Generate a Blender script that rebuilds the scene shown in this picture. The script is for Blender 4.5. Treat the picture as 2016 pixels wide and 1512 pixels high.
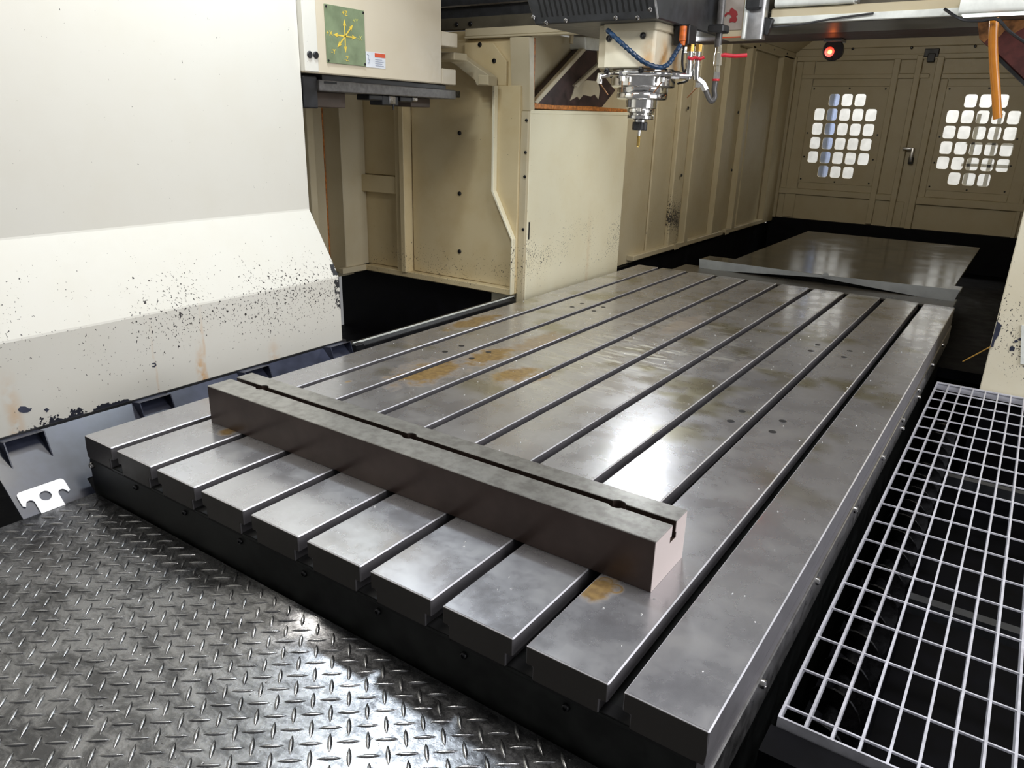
import bpy, bmesh, math, random
from mathutils import Vector, Matrix
random.seed(7)
S = bpy.context.scene
COL = S.collection
for o in list(bpy.data.objects):
    bpy.data.objects.remove(o)

# ------------------------------------------------------------------ camera
FPX = 1463.0944
YAW, PIT, ROL = -0.59597, 0.33882, 0.027545
CAM = Vector((1.7156, -0.8155, 0.7730))
_f = Vector((math.sin(YAW)*math.cos(PIT), math.cos(YAW)*math.cos(PIT), -math.sin(PIT)))
_r0 = Vector((math.cos(YAW), -math.sin(YAW), 0))
_u0 = _r0.cross(_f)
_r = _r0*math.cos(ROL) + _u0*math.sin(ROL)
_u = -_r0*math.sin(ROL) + _u0*math.cos(ROL)
cd = bpy.data.cameras.new('camera')
cam = bpy.data.objects.new('camera', cd)
COL.objects.link(cam)
cd.sensor_fit = 'HORIZONTAL'; cd.sensor_width = 36.0
cd.lens = FPX/2016*36.0
cd.clip_start = 0.02; cd.clip_end = 60
m3 = Matrix((_r, _u, -_f)).transposed()
cam.matrix_world = Matrix.Translation(CAM) @ m3.to_4x4()
S.camera = cam

def at(px, py, ax, v):
    """point of the real plane ax=v that the photograph shows at a pixel"""
    d = _f + _r*((px-1008)/FPX) - _u*((py-756)/FPX)
    k = 'XYZ'.index(ax)
    return CAM + d*((v-CAM[k])/d[k])

# ------------------------------------------------------------------ world, lights, exposure
S.view_settings.view_transform = 'Standard'
S.view_settings.look = 'None'
S.view_settings.gamma = 1.0
S.view_settings.use_curve_mapping = False
S.view_settings.exposure = 0.12
W = bpy.data.worlds.new('hall_air'); S.world = W; W.use_nodes = True
W.node_tree.nodes['Background'].inputs['Color'].default_value = (0.95, 0.95, 0.96, 1)
W.node_tree.nodes['Background'].inputs['Strength'].default_value = 0.22

def area(name, loc, aim, sx, sy, power, col=(1, 1, 1)):
    l = bpy.data.lights.new(name, 'AREA'); l.shape = 'RECTANGLE'; l.size = sx; l.size_y = sy
    l.energy = power; l.color = col
    o = bpy.data.objects.new(name, l); COL.objects.link(o)
    o.location = loc
    o.rotation_euler = (Vector(aim)-Vector(loc)).to_track_quat('-Z', 'Y').to_euler()
    return o
area('roof_lamp_light', (0.32, 0.30, 1.98), (0.30, 0.35, 0), 0.75, 0.16, 16, (1.0, 0.965, 0.90))
area('roof_lamp_light', (-0.12, 0.95, 1.85), (0.55, 0.2, 0), 0.15, 0.15, 18, (0.80, 0.90, 1.0))
area('roof_lamp_light', (1.78, 0.75, 1.95), (1.62, 1.25, 0), 0.9, 0.2, 21, (0.97, 0.96, 1.0))  # added lamp, brightens the right column and grating
area('beam_lamp_light', (0.24, 2.62, 1.080), (0.62, 1.75, 0), 0.15, 0.10, 4.0, (0.92, 0.97, 1.0))
area('hall_light', (0.7, 7.6, 3.3), (0.7, 8.6, 0.8), 3.0, 0.5, 235, (1.0, 0.99, 0.96))
area('rear_fill_light', (0.75, 2.95, 1.50), (0.30, 5.2, 0.3), 0.6, 0.10, 11, (1.0, 0.95, 0.86))  # fill light added to brighten the rear walls
area('right_fill_light', (4.6, 0.9, 1.5), (1.4, 1.2, 0.2), 2.2, 2.4, 95, (0.95, 0.96, 1.0))  # broad unseen light added on the right for side faces

# ------------------------------------------------------------------ material tools
class NT:
    def __init__(s, name):
        s.m = bpy.data.materials.new(name); s.m.use_nodes = True
        s.t = s.m.node_tree; s.b = s.t.nodes['Principled BSDF']
        s._pos = None
    def n(s, t): return s.t.nodes.new(t)
    def put(s, sock, v):
        if hasattr(v, 'is_output'): s.t.links.new(v, sock)
        elif isinstance(v, (tuple, list)):
            sock.default_value = (*v, 1.0) if len(v) == 3 and sock.type == 'RGBA' else v
        else: sock.default_value = v
    def pos(s):
        if s._pos is None: s._pos = s.n('ShaderNodeNewGeometry').outputs['Position']
        return s._pos
    def xyz(s):
        q = s.n('ShaderNodeSeparateXYZ'); s.put(q.inputs[0], s.pos()); return q.outputs[0], q.outputs[1], q.outputs[2]
    def scaled(s, v):
        q = s.n('ShaderNodeVectorMath'); q.operation = 'MULTIPLY'; s.put(q.inputs[0], s.pos()); q.inputs[1].default_value = v; return q.outputs[0]
    def math(s, op, a, b=0.0, c=None, clamp=False):
        q = s.n('ShaderNodeMath'); q.operation = op; q.use_clamp = clamp
        s.put(q.inputs[0], a); s.put(q.inputs[1], b)
        if c is not None: s.put(q.inputs[2], c)
        return q.outputs[0]
    def noise(s, scale, detail=2.0, rough=0.5, vec=None, dist=0.0):
        q = s.n('ShaderNodeTexNoise'); s.put(q.inputs['Vector'], vec if vec is not None else s.pos())
        q.inputs['Scale'].default_value = scale; q.inputs['Detail'].default_value = detail
        q.inputs['Roughness'].default_value = rough; q.inputs['Distortion'].default_value = dist
        return q.outputs['Fac']
    def ramp(s, v, a, b, c=0.0, d=1.0, smooth=True):
        q = s.n('ShaderNodeMapRange'); q.clamp = True
        if smooth: q.interpolation_type = 'SMOOTHSTEP'
        s.put(q.inputs[0], v)
        for i, x in enumerate((a, b, c, d)): s.put(q.inputs[i+1], x)
        return q.outputs[0]
    def mix(s, f, a, b):
        q = s.n('ShaderNodeMix'); q.data_type = 'RGBA'
        s.put(q.inputs[0], f); s.put(q.inputs[6], a); s.put(q.inputs[7], b); return q.outputs[2]
    def bell(s, v, c, w):
        d = s.math('ABSOLUTE', s.math('SUBTRACT', v, c)); return s.ramp(d, 0.0, w, 1.0, 0.0)
    def bump(s, h, strength=0.2, dist=0.002):
        q = s.n('ShaderNodeBump'); q.inputs['Strength'].default_value = strength; q.inputs['Distance'].default_value = dist
        s.put(q.inputs['Height'], h); s.put(s.b.inputs['Normal'], q.outputs[0])
    def set(s, **k):
        names = dict(col='Base Color', rough='Roughness', metal='Metallic', spec='Specular IOR Level', trans='Transmission Weight',
                     ior='IOR', emit='Emission Color', es='Emission Strength', alpha='Alpha', coat='Coat Weight', aniso='Anisotropic')
        for a, v in k.items(): s.put(s.b.inputs[names[a]], v)
        return s.m

MAT = {}
def plain(name, col, rough=0.5, metal=0.0, var=0.12, scale=14.0, spec=0.5, **k):
    if name in MAT: return MAT[name]
    t = NT(name)
    f = t.noise(scale, 4, 0.6)
    c2 = tuple(max(0.0, c*(1-var)) for c in col); c1 = tuple(min(1.0, c*(1+var)) for c in col)
    c = t.mix(t.ramp(f, 0.3, 0.7), c2, c1)
    t.set(col=c, rough=t.ramp(f, 0.25, 0.75, max(0.02, rough*0.88), min(1, rough*1.12)), metal=metal, spec=spec, **k)
    MAT[name] = t.m
    return t.m

def glow(name, col, strength):
    t = NT(name); f = t.noise(30, 2)
    t.set(col=(0.8, 0.8, 0.8), emit=t.mix(f, col, tuple(min(1, c*1.06) for c in col)), es=strength, rough=0.4)
    MAT[name] = t.m; return t.m

CREAM = (0.51, 0.445, 0.30)
WHITE = (0.615, 0.597, 0.530)
def paint(name, base, chips=None, streaks=(), rough=0.42, edge_loss=None, dirt=0.25, peel=None, endchips=None):
    """sheet-metal paint with scuffs: chips = (z centre, half height, density 0..1)"""
    t = NT(name); x, y, z = t.xyz()
    f = t.noise(6, 5, 0.6); g = t.noise(55, 3, 0.6)
    col = t.mix(t.ramp(f, 0.35, 0.75, 0.0, dirt), base, tuple(c*k for c, k in zip(base, (0.86, 0.80, 0.68))))
    for (axis, c, w, z0, z1, s) in streaks:
        v = {'x': x, 'y': y}[axis]
        wob = t.math('ADD', v, t.math('MULTIPLY', t.math('SUBTRACT', t.noise(9, 2), 0.5), 0.03))
        a = t.math('MULTIPLY', t.bell(wob, c, w), t.math('MULTIPLY', t.ramp(z, z1, z0, 0.0, s), t.ramp(t.noise(40, 3), 0.25, 0.6)))
        col = t.mix(a, col, (0.55, 0.30, 0.10))
    if chips:
        zc, hh, dens = chips
        v = t.scaled((1.0, 1.0, 0.75))
        sp = t.noise(170, 1.0, 0.4, v, 0.7); sp2 = t.noise(80, 2.0, 0.5, v, 0.8)
        zone = t.math('MULTIPLY', t.bell(z, zc, hh), t.ramp(t.noise(3.2, 2), 0.22, 0.60))
        th = t.math('SUBTRACT', 0.80, t.math('MULTIPLY', zone, 0.172*dens))
        m = t.ramp(t.math('SUBTRACT', sp, th), 0.0, 0.012)
        m2 = t.ramp(t.math('SUBTRACT', sp2, t.math('ADD', th, 0.055)), 0.0, 0.012)
        col = t.mix(t.math('MAXIMUM', m, m2), col, (0.035, 0.03, 0.028))
    if edge_loss:
        z0, yc, yw, h = edge_loss
        hgt = t.math('MULTIPLY', t.math('MULTIPLY', t.bell(y, yc, yw), t.ramp(t.noise(22, 4, 0.7), 0.35, 0.75)), h)
        m = t.ramp(t.math('SUBTRACT', t.math('ADD', hgt, z0), z), 0.0, 0.002)
        col = t.mix(m, col, (0.015, 0.016, 0.025))
    if endchips:
        y0, y1, zc, zw = endchips
        m = t.math('MULTIPLY', t.math('MULTIPLY', t.ramp(y, y0, y1), t.bell(z, zc, zw)), t.ramp(t.noise(55, 4, 0.7), 0.42, 0.56))
        col = t.mix(t.ramp(m, 0.35, 0.42), col, (0.02, 0.02, 0.022))
    if peel:
        (py0, pz0, pr) = peel
        d = t.math('SQRT', t.math('ADD', t.math('POWER', t.math('SUBTRACT', y, py0), 2), t.math('POWER', t.math('SUBTRACT', z, pz0), 2)))
        d = t.math('ADD', d, t.math('MULTIPLY', t.math('SUBTRACT', t.noise(28, 4, 0.7), 0.5), 0.12))
        col = t.mix(t.ramp(d, pr, pr+0.004, 1, 0), col, (0.05, 0.022, 0.02))
    t.set(col=col, rough=t.ramp(g, 0.2, 0.8, rough-0.06, rough+0.1))
    t.bump(g, 0.05, 0.001)
    MAT[name] = t.m; return t.m

M_wall = paint('white_wall_paint', WHITE, chips=(0.20, 0.26, 1.0), rough=0.38,
               streaks=[('y', 0.445, 0.022, 0.0, 0.14, 0.9), ('y', 0.46, 0.008, 0.1, 0.27, 0.35), ('y', -0.085, 0.03, 0.03, 0.19, 0.5), ('y', 0.72, 0.03, 0.0, 0.09, 0.35), ('y', 0.30, 0.006, 0.02, 0.25, 0.3)],
               edge_loss=(-0.012, 0.06, 0.22, 0.055), dirt=0.12, endchips=(0.985, 1.02, 0.20, 0.16))
M_cream = paint('cream_paint', CREAM, rough=0.45, dirt=0.5)
M_creamdirty = paint('scuffed_cream_paint', CREAM, chips=(0.10, 0.30, 0.9), rough=0.45, dirt=0.6)
M_col = paint('column_paint', (0.77, 0.72, 0.53), chips=(0.17, 0.24, 1.05), rough=0.35, dirt=0.3,
              streaks=[('y', 2.72, 0.03, 0.0, 0.5, 0.25)])
M_rcol = paint('right_column_paint', (0.68, 0.63, 0.48), chips=(0.06, 0.36, 1.15), rough=0.4, dirt=0.3, edge_loss=None)
M_alc = paint('alcove_paint', (0.60, 0.495, 0.29), chips=(0.06, 0.2, 0.8), rough=0.45, dirt=0.6)
M_ribchips = paint('badly_chipped_cream_paint', CREAM, chips=(0.15, 0.34, 1.9), rough=0.45, dirt=0.6)
M_casting = paint('casting_paint', (0.50, 0.45, 0.33), rough=0.5, dirt=0.6)
M_brown = plain('dark_primer', (0.040, 0.022, 0.020), 0.55, 0, 0.5, 22)
M_redprimer = plain('red_primer', (0.13, 0.035, 0.03), 0.6, 0, 0.35, 25)
M_sealant = plain('orange_sealant', (0.42, 0.15, 0.03), 0.6, 0, 0.45, 60)
M_rust = plain('rust', (0.30, 0.13, 0.045), 0.75, 0, 0.6, 35)
M_black = plain('black_paint', (0.010, 0.010, 0.011), 0.45, 0, 0.4, 25)
M_pit = plain('oily_black', (0.003, 0.003, 0.004), 0.6, 0, 0.5, 12, spec=0.12)
M_apron = plain('blue_black_paint', (0.030, 0.034, 0.055), 0.33, 0, 0.4, 7)
M_tablefront = plain('grimy_black_front', (0.011, 0.012, 0.011), 0.45, 0, 0.5, 18, spec=0.3)
M_cover = plain('black_cover', (0.030, 0.032, 0.035), 0.38, 0, 0.25, 25)
M_dark = plain('dark_gap', (0.003, 0.003, 0.003), 0.8)
M_bolt = plain('dark_bolt', (0.05, 0.05, 0.052), 0.28, 0.9, 0.3, 60)
M_steelbolt = plain('bright_bolt', (0.42, 0.41, 0.40), 0.25, 1.0, 0.3, 60)
M_chrome = plain('polished_steel', (0.66, 0.65, 0.63), 0.13, 1.0, 0.08, 40)
M_steel = plain('ground_steel', (0.46, 0.45, 0.44), 0.3, 1.0, 0.15, 30)
M_galv = plain('galvanized_steel', (0.66, 0.66, 0.71), 0.45, 0.35, 0.1, 40)
M_brass = plain('brass', (0.62, 0.38, 0.10), 0.28, 1.0, 0.15, 50)
M_gold = plain('coated_tool', (0.80, 0.55, 0.16), 0.22, 1.0, 0.1, 60)
M_copper = plain('copper_tube', (0.62, 0.32, 0.16), 0.3, 1.0, 0.15, 60)
M_redplastic = plain('red_plastic', (0.50, 0.012, 0.025), 0.4)
M_bluehose = plain('blue_hose', (0.006, 0.030, 0.075), 0.35, 0, 0.3, 70)
M_orangefit = plain('orange_fitting', (0.60, 0.13, 0.015), 0.4, 0, 0.3, 60)
M_hosegrey = plain('grey_hose', (0.10, 0.095, 0.09), 0.35, 0.3, 0.2, 60)
M_lampwhite = plain('lamp_white', (0.74, 0.76, 0.70), 0.35)
M_alu = plain('aluminium', (0.55, 0.55, 0.55), 0.35, 0.9, 0.1, 40)
M_sign = plain('green_sign', (0.165, 0.205, 0.115), 0.4, 0, 0.2, 12)
M_yellow = plain('yellow_print', (0.66, 0.47, 0.06), 0.45, 0, 0.12, 60)
M_paleyellow = plain('faded_yellow_print', (0.45, 0.44, 0.12), 0.5, 0, 0.25, 90)
M_sticker = plain('white_sticker', (0.62, 0.64, 0.66), 0.4)
M_stickred = plain('sticker_red', (0.55, 0.07, 0.02), 0.45)
M_print = plain('sticker_print', (0.30, 0.33, 0.40), 0.5)
M_redmark = plain('red_mark', (0.22, 0.012, 0.014), 0.5)
M_greyplate = plain('grey_plate', (0.30, 0.26, 0.22), 0.45)
M_whiteclip = plain('bright_white_bracket', (0.95, 0.95, 0.96), 0.3, 0, 0.02)
M_lens = glow('lamp_lens', (0.85, 1.0, 0.92), 2.2)
M_redlens = glow('red_beacon_lens', (1.0, 0.02, 0.0), 2.2)
M_hot = glow('red_beacon_bulb', (1.0, 0.25, 0.03), 14.0)
M_hallwall = plain('hall_wall', (0.80, 0.79, 0.76), 0.7, 0, 0.04)
M_hallblue = plain('hall_blue', (0.30, 0.38, 0.62), 0.6, 0, 0.3, 3)
M_hallgrey = plain('added_grid_grey', (0.55, 0.55, 0.53), 0.6, 0, 0.1)
M_amber = None
t = NT('amber_hose')
t.set(col=t.mix(t.noise(25, 3), (0.62, 0.24, 0.025), (0.36, 0.12, 0.015)), rough=0.16, spec=0.6, trans=0.25, ior=1.45); M_amber = t.m

# glass panes
t = NT('window_pane')
tr = t.n('ShaderNodeBsdfTransparent'); tr.inputs[0].default_value = (0.93, 0.94, 0.95, 1)
mx = t.n('ShaderNodeMixShader'); t.put(mx.inputs[0], t.ramp(t.noise(14, 3), 0.3, 0.7, 0.06, 0.16))
t.set(col=(0.75, 0.75, 0.74), rough=0.15)
t.t.links.new(tr.outputs[0], mx.inputs[1]); t.t.links.new(t.b.outputs[0], mx.inputs[2])
t.t.links.new(mx.outputs[0], t.t.nodes['Material Output'].inputs[0]); M_pane = t.m

# machined table steel with oil film, wipe marks and rust stains (shapes of their own)
def steel_table():
    t = NT('machined_table_steel'); x, y, z = t.xyz()
    big = t.noise(2.3, 4, 0.6); mid = t.noise(9, 5, 0.65); fine = t.noise(1, 3, 0.6, t.scaled((220, 18, 60)))
    col = t.mix(t.ramp(big, 0.3, 0.7), (0.50, 0.495, 0.52), (0.63, 0.625, 0.64))
    col = t.mix(t.ramp(mid, 0.45, 0.75, 0.0, 0.45), col, (0.44, 0.43, 0.40))
    rough = t.ramp(mid, 0.3, 0.75, 0.15, 0.30)
    metal = 0.92
    # olive oil film
    ol = t.math('MULTIPLY', t.ramp(t.noise(3.4, 3, 0.55), 0.52, 0.66), t.ramp(y, 0.5, 1.1))
    col = t.mix(t.math('MULTIPLY', ol, 0.7), col, (0.27, 0.235, 0.10))
    # dried wipe arcs
    wv = t.noise(1, 2, 0.5, t.scaled((8, 40, 1)), 1.0)
    wz = t.math('MULTIPLY', t.math('MULTIPLY', t.bell(x, 0.66, 0.62), t.bell(y, 1.65, 0.95)), t.ramp(t.noise(2.6, 2), 0.36, 0.55))
    wipe = t.math('MULTIPLY', t.ramp(wv, 0.52, 0.66), wz)
    col = t.mix(t.math('MULTIPLY', wipe, 0.75), col, (0.80, 0.78, 0.68))
    tot = None
    wob = t.math('MULTIPLY', t.math('SUBTRACT', t.noise(16, 4, 0.65), 0.5), 1.7)
    for (cx, cy, rx, ry, s) in [(-0.070, 1.54, 0.065, 0.24, 1.0), (0.205, 0.93, 0.11, 0.21, 1.0), (0.255, 1.19, 0.08, 0.18, 1.0), (0.29, 1.45, 0.07, 0.22, 0.8), (0.445, 1.08, 0.075, 0.12, 1.0), (0.51, 1.12, 0.05, 0.07, 0.9),
                                (1.222, 0.205, 0.036, 0.060, 1.0), (0.118, 0.237, 0.026, 0.034, 1.0), (1.0, 1.65, 0.05, 0.12, 0.25), (0.62, 2.05, 0.07, 0.26, 0.5), (0.075, 0.70, 0.012, 0.02, 0.9)]:
        dx = t.math('DIVIDE', t.math('SUBTRACT', x, cx), rx); dy = t.math('DIVIDE', t.math('SUBTRACT', y, cy), ry)
        d = t.math('SQRT', t.math('ADD', t.math('MULTIPLY', dx, dx), t.math('MULTIPLY', dy, dy)))
        a = t.ramp(t.math('ADD', d, wob), 0.45, 1.05, s, 0.0)
        tot = a if tot is None else t.math('MAXIMUM', tot, a)
    for (cx, cy) in [(1.222, 0.229), (1.246, 0.220)]:   # dark rust rings by the bar's foot
        dx = t.math('SUBTRACT', x, cx); dy = t.math('SUBTRACT', y, cy)
        d = t.math('SQRT', t.math('ADD', t.math('MULTIPLY', dx, dx), t.math('MULTIPLY', dy, dy)))
        tot = t.math('MAXIMUM', tot, t.bell(d, 0.012, 0.006))
    rustc = t.mix(t.ramp(t.noise(60, 3), 0.3, 0.7), (0.185, 0.105, 0.025), (0.30, 0.185, 0.05))
    topf = t.ramp(z, -0.004, -0.001)
    tot = t.math('MULTIPLY', tot, topf)
    col = t.mix(t.math('MULTIPLY', tot, 0.95), col, rustc)
    metal = t.math('SUBTRACT', 0.92, t.math('MULTIPLY', tot, 0.5))
    rough = t.math('ADD', rough, t.math('ADD', t.math('MULTIPLY', tot, 0.14), t.math('MULTIPLY', wipe, 0.12)), clamp=True)
    wall = t.ramp(z, -0.0034, -0.0026, 1.0, 0.0)   # slot flanks: rough milled finish, slot shade painted in
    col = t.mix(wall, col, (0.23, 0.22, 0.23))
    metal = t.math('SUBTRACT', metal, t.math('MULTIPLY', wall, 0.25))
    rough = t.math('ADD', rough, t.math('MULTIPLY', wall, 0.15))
    edge = t.math('MULTIPLY', t.ramp(z, -0.0003, -0.0006), t.ramp(z, -0.0032, -0.0024))   # bright glint painted along the chamfers
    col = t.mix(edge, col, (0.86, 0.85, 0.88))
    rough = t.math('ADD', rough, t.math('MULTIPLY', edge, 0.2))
    fr = t.ramp(y, 0.0004, 0.0012, 1.0, 0.0)      # dark reflection painted on the front ends of the ribs
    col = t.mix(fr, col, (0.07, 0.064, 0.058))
    t.set(col=col, rough=t.math('ADD', rough, 0.07), metal=t.math('MULTIPLY', metal, 0.92), coat=t.math('SUBTRACT', 0.45, t.math('MULTIPLY', wall, 0.45), clamp=True))
    t.put(t.b.inputs['Coat Roughness'], t.ramp(mid, 0.3, 0.75, 0.06, 0.16))
    t.bump(fine, 0.03, 0.0006)
    return t.m
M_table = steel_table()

def bar_steel():
    t = NT('brown_milled_steel'); x, y, z = t.xyz()
    f = t.noise(30, 4, 0.65); g = t.noise(9, 3, 0.6)
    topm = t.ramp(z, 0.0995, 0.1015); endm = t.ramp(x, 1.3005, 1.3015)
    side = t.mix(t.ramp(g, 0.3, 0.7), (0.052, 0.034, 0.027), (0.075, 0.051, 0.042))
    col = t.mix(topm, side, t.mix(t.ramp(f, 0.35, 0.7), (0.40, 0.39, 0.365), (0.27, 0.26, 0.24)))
    col = t.mix(t.math('MULTIPLY', endm, t.math('SUBTRACT', 1.0, topm)), col, (0.82, 0.71, 0.67))  # cut end, light from the right put into its colour
    fin = t.math('MAXIMUM', topm, endm)
    t.set(col=col, rough=t.ramp(fin, 0.0, 1.0, 0.30, 0.34), metal=t.math('SUBTRACT', t.ramp(fin, 0.0, 1.0, 0.35, 0.85), t.math('MULTIPLY', endm, 0.6)))
    return t.m
M_bar = bar_steel()

def tread_metal():
    t = NT('tread_plate_metal'); x, y, z = t.xyz()
    f = t.noise(9, 5, 0.75, None, 1.2); g = t.noise(70, 5, 0.75); h = t.noise(1, 4, 0.7, t.scaled((14, 40, 1)), 1.2)
    a = t.ramp(t.math('ADD', t.math('MULTIPLY', f, 0.6), t.math('MULTIPLY', h, 0.4)), 0.40, 0.60)
    col = t.mix(a, (0.10, 0.10, 0.103), (0.29, 0.29, 0.295))
    col = t.mix(t.ramp(g, 0.54, 0.74, 0.0, 0.8), col, (0.06, 0.06, 0.063))
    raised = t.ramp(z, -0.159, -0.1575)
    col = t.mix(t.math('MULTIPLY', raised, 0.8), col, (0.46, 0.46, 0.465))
    t.set(col=col, rough=t.math('SUBTRACT', t.ramp(g, 0.3, 0.75, 0.20, 0.36), t.math('MULTIPLY', raised, 0.05)), metal=0.95)
    dx = t.math('SUBTRACT', x, 0.60); dy = t.math('SUBTRACT', y, 0.08)
    r2 = t.math('ADD', t.math('MULTIPLY', dx, dx), t.math('MULTIPLY', dy, dy))
    hill = t.math('MULTIPLY', t.math('EXPONENT', t.math('MULTIPLY', r2, -1/(2*0.13**2))), 0.072)  # normal-only hill, added to bring the lamp highlight here
    t.bump(t.math('ADD', hill, t.math('MULTIPLY', g, 0.0004)), 1.0, 1.0)
    return t.m
M_tread = tread_metal()

def glossy_cover():
    t = NT('glossy_dark_cover'); f = t.noise(5, 4)
    t.set(col=t.mix(f, (0.07, 0.07, 0.068), (0.12, 0.118, 0.11)), rough=t.ramp(f, 0.3, 0.7, 0.12, 0.22), metal=0.9)
    return t.m
M_sheet = glossy_cover()

# ------------------------------------------------------------------ mesh tools
class B:
    def __init__(s): s.v = []; s.f = []
    def _add(s, vs, fs):
        k = len(s.v); s.v += [tuple(p) for p in vs]; s.f += [[i+k for i in q] for q in fs]; return s
    def box(s, x0, x1, y0, y1, z0, z1):
        vs = [(x, y, z) for z in (z0, z1) for y in (y0, y1) for x in (x0, x1)]
        return s._add(vs, [(0, 2, 3, 1), (4, 5, 7, 6), (0, 1, 5, 4), (2, 6, 7, 3), (0, 4, 6, 2), (1, 3, 7, 5)])
    def prism(s, poly, ax, a, b):
        """poly in the plane across ax: y->(x,z), x->(y,z), z->(x,y)"""
        def P(p, w):
            return {'y': (p[0], w, p[1]), 'x': (w, p[0], p[1]), 'z': (p[0], p[1], w)}[ax]
        n = len(poly); vs = [P(p, a) for p in poly] + [P(p, b) for p in poly]
        fs = [list(range(n)), list(range(2*n-1, n-1, -1))] + [[i, (i+1) % n, (i+1) % n+n, i+n] for i in range(n)]
        return s._add(vs, fs)
    def tube(s, path, r, n=10, caps=True):
        path = [Vector(p) for p in path]; rr = r if isinstance(r, (list, tuple)) else [r]*len(path)
        vs = []; nrm = None
        for i, p in enumerate(path):
            d = (path[min(i+1, len(path)-1)] - path[max(i-1, 0)]).normalized()
            if nrm is None:
                a = Vector((0, 0, 1)) if abs(d.z) < 0.9 else Vector((1, 0, 0)); nrm = (a - d*a.dot(d)).normalized()
            else: nrm = (nrm - d*nrm.dot(d)).normalized()
            bt = d.cross(nrm)
            for k in range(n):
                t = 2*math.pi*k/n; vs.append(p + (nrm*math.cos(t) + bt*math.sin(t))*rr[i])
        fs = [[i*n+k, i*n+(k+1) % n, (i+1)*n+(k+1) % n, (i+1)*n+k] for i in range(len(path)-1) for k in range(n)]
        if caps: fs += [list(range(n-1, -1, -1)), list(range((len(path)-1)*n, len(path)*n))]
        return s._add(vs, fs)
    def lathe(s, cx, cy, prof, n=36):
        vs = [(cx+r*math.cos(2*math.pi*k/n), cy+r*math.sin(2*math.pi*k/n), z) for r, z in prof for k in range(n)]
        m = len(prof)
        fs = [[i*n+k, i*n+(k+1) % n, (i+1)*n+(k+1) % n, (i+1)*n+k] for i in range(m-1) for k in range(n)]
        fs += [list(range(n-1, -1, -1)), list(range((m-1)*n, m*n))]
        return s._add(vs, fs)
    def mesh(s, name, mat, bevel=0.0, smooth=False, seg=1, mats=None):
        me = bpy.data.meshes.new(name); me.from_pydata(s.v, [], s.f)
        bm = bmesh.new(); bm.from_mesh(me)
        bmesh.ops.recalc_face_normals(bm, faces=bm.faces)
        if bevel > 0:
            es = [e for e in bm.edges if len(e.link_faces) == 2 and e.calc_face_angle(0) > 0.5]
            bmesh.ops.bevel(bm, geom=es, offset=bevel, segments=seg, profile=0.5, affect='EDGES', clamp_overlap=True)
        bm.to_mesh(me); bm.free()
        me.materials.append(mat)
        if smooth:
            me.polygons.foreach_set('use_smooth', [True]*len(me.polygons)); me.set_sharp_from_angle(angle=math.radians(38))
        return me

def wloc(o): return Vector(o['_o']) if o is not None else Vector((0, 0, 0))
def link(o, parent, world):
    COL.objects.link(o); o['_o'] = tuple(world)
    if parent is not None:
        o.parent = parent; o.location = Vector(world) - wloc(parent)
    else: o.location = world
    return o
def tag(o, label=None, cat=None, group=None, kind=None):
    if label: o['label'] = label
    if cat: o['category'] = cat
    if group: o['group'] = group
    if kind: o['kind'] = kind
    return o
def obj(name, b, mat, parent=None, bevel=0.0, smooth=False, seg=1):
    me = b.mesh(name, mat, bevel, smooth, seg) if isinstance(b, B) else b
    n = len(me.vertices); xs = [v.co for v in me.vertices]
    c = Vector(((min(p.x for p in xs)+max(p.x for p in xs))/2, (min(p.y for p in xs)+max(p.y for p in xs))/2, min(p.z for p in xs)))
    me.transform(Matrix.Translation(-c))
    return link(bpy.data.objects.new(name, me), parent, c)
def inst(name, me, parent, world, rot=None):
    o = bpy.data.objects.new(name, me); link(o, parent, world)
    if rot is not None: o.rotation_euler = rot
    return o
def thing(name, loc, label, cat, group=None):
    o = bpy.data.objects.new(name, None); o.empty_display_size = 0.05
    link(o, None, Vector(loc)); return tag(o, label, cat, group)
def struct(name, b, mat, **k): return tag(obj(name, b, mat, **k), kind='structure')
def sempty(name, loc): 
    o = bpy.data.objects.new(name, None); o.empty_display_size = 0.05
    link(o, None, Vector(loc)); return tag(o, kind='structure')

def rounded(w, h, r, n=4, cx=0.0, cy=0.0):
    pts = []
    for (sx, sy, a0) in ((1, 1, 0), (-1, 1, 90), (-1, -1, 180), (1, -1, 270)):
        for k in range(n+1):
            a = math.radians(a0 + 90*k/n)
            pts.append((cx + sx*(w/2-r) + r*math.cos(a), cy + sy*(h/2-r) + r*math.sin(a)))
    return pts
def smooth_path(pts, n=6):
    pts = [Vector(p) for p in pts]; out = []
    for i in range(len(pts)-1):
        p0 = pts[max(i-1, 0)]; p1 = pts[i]; p2 = pts[i+1]; p3 = pts[min(i+2, len(pts)-1)]
        for k in range(n):
            t = k/n
            out.append(0.5*((2*p1) + (p2-p0)*t + (2*p0-5*p1+4*p2-p3)*t*t + (3*p1-p0-3*p2+p3)*t**3))
    return out + [pts[-1]]
def bolt_mesh(name, r, h, mat):
    """button-head screw pointing along +Z, hex socket dished into the head"""
    prof = [(r*1.0, 0), (r*1.0, h*0.45), (r*0.82, h*0.85), (r*0.5, h), (r*0.42, h*0.55), (r*0.02, h*0.5)]
    return B().lathe(0, 0, prof, 12).mesh(name, mat, smooth=True)
BOLT_S = bolt_mesh('bolt_small', 0.007, 0.006, M_bolt)
BOLT_M = bolt_mesh('bolt_medium', 0.0105, 0.007, M_bolt)
BOLT_ST = bolt_mesh('bolt_steel', 0.0085, 0.008, M_steelbolt)
RX = (0, math.pi/2, 0)      # faces +X
RYN = (math.pi/2, 0, 0)     # faces -Y

# ================================================================== SETTING
struct('floor', B().box(-2.2, 4.0, -3.2, 6.6, -0.95, -0.90), M_pit)

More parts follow.
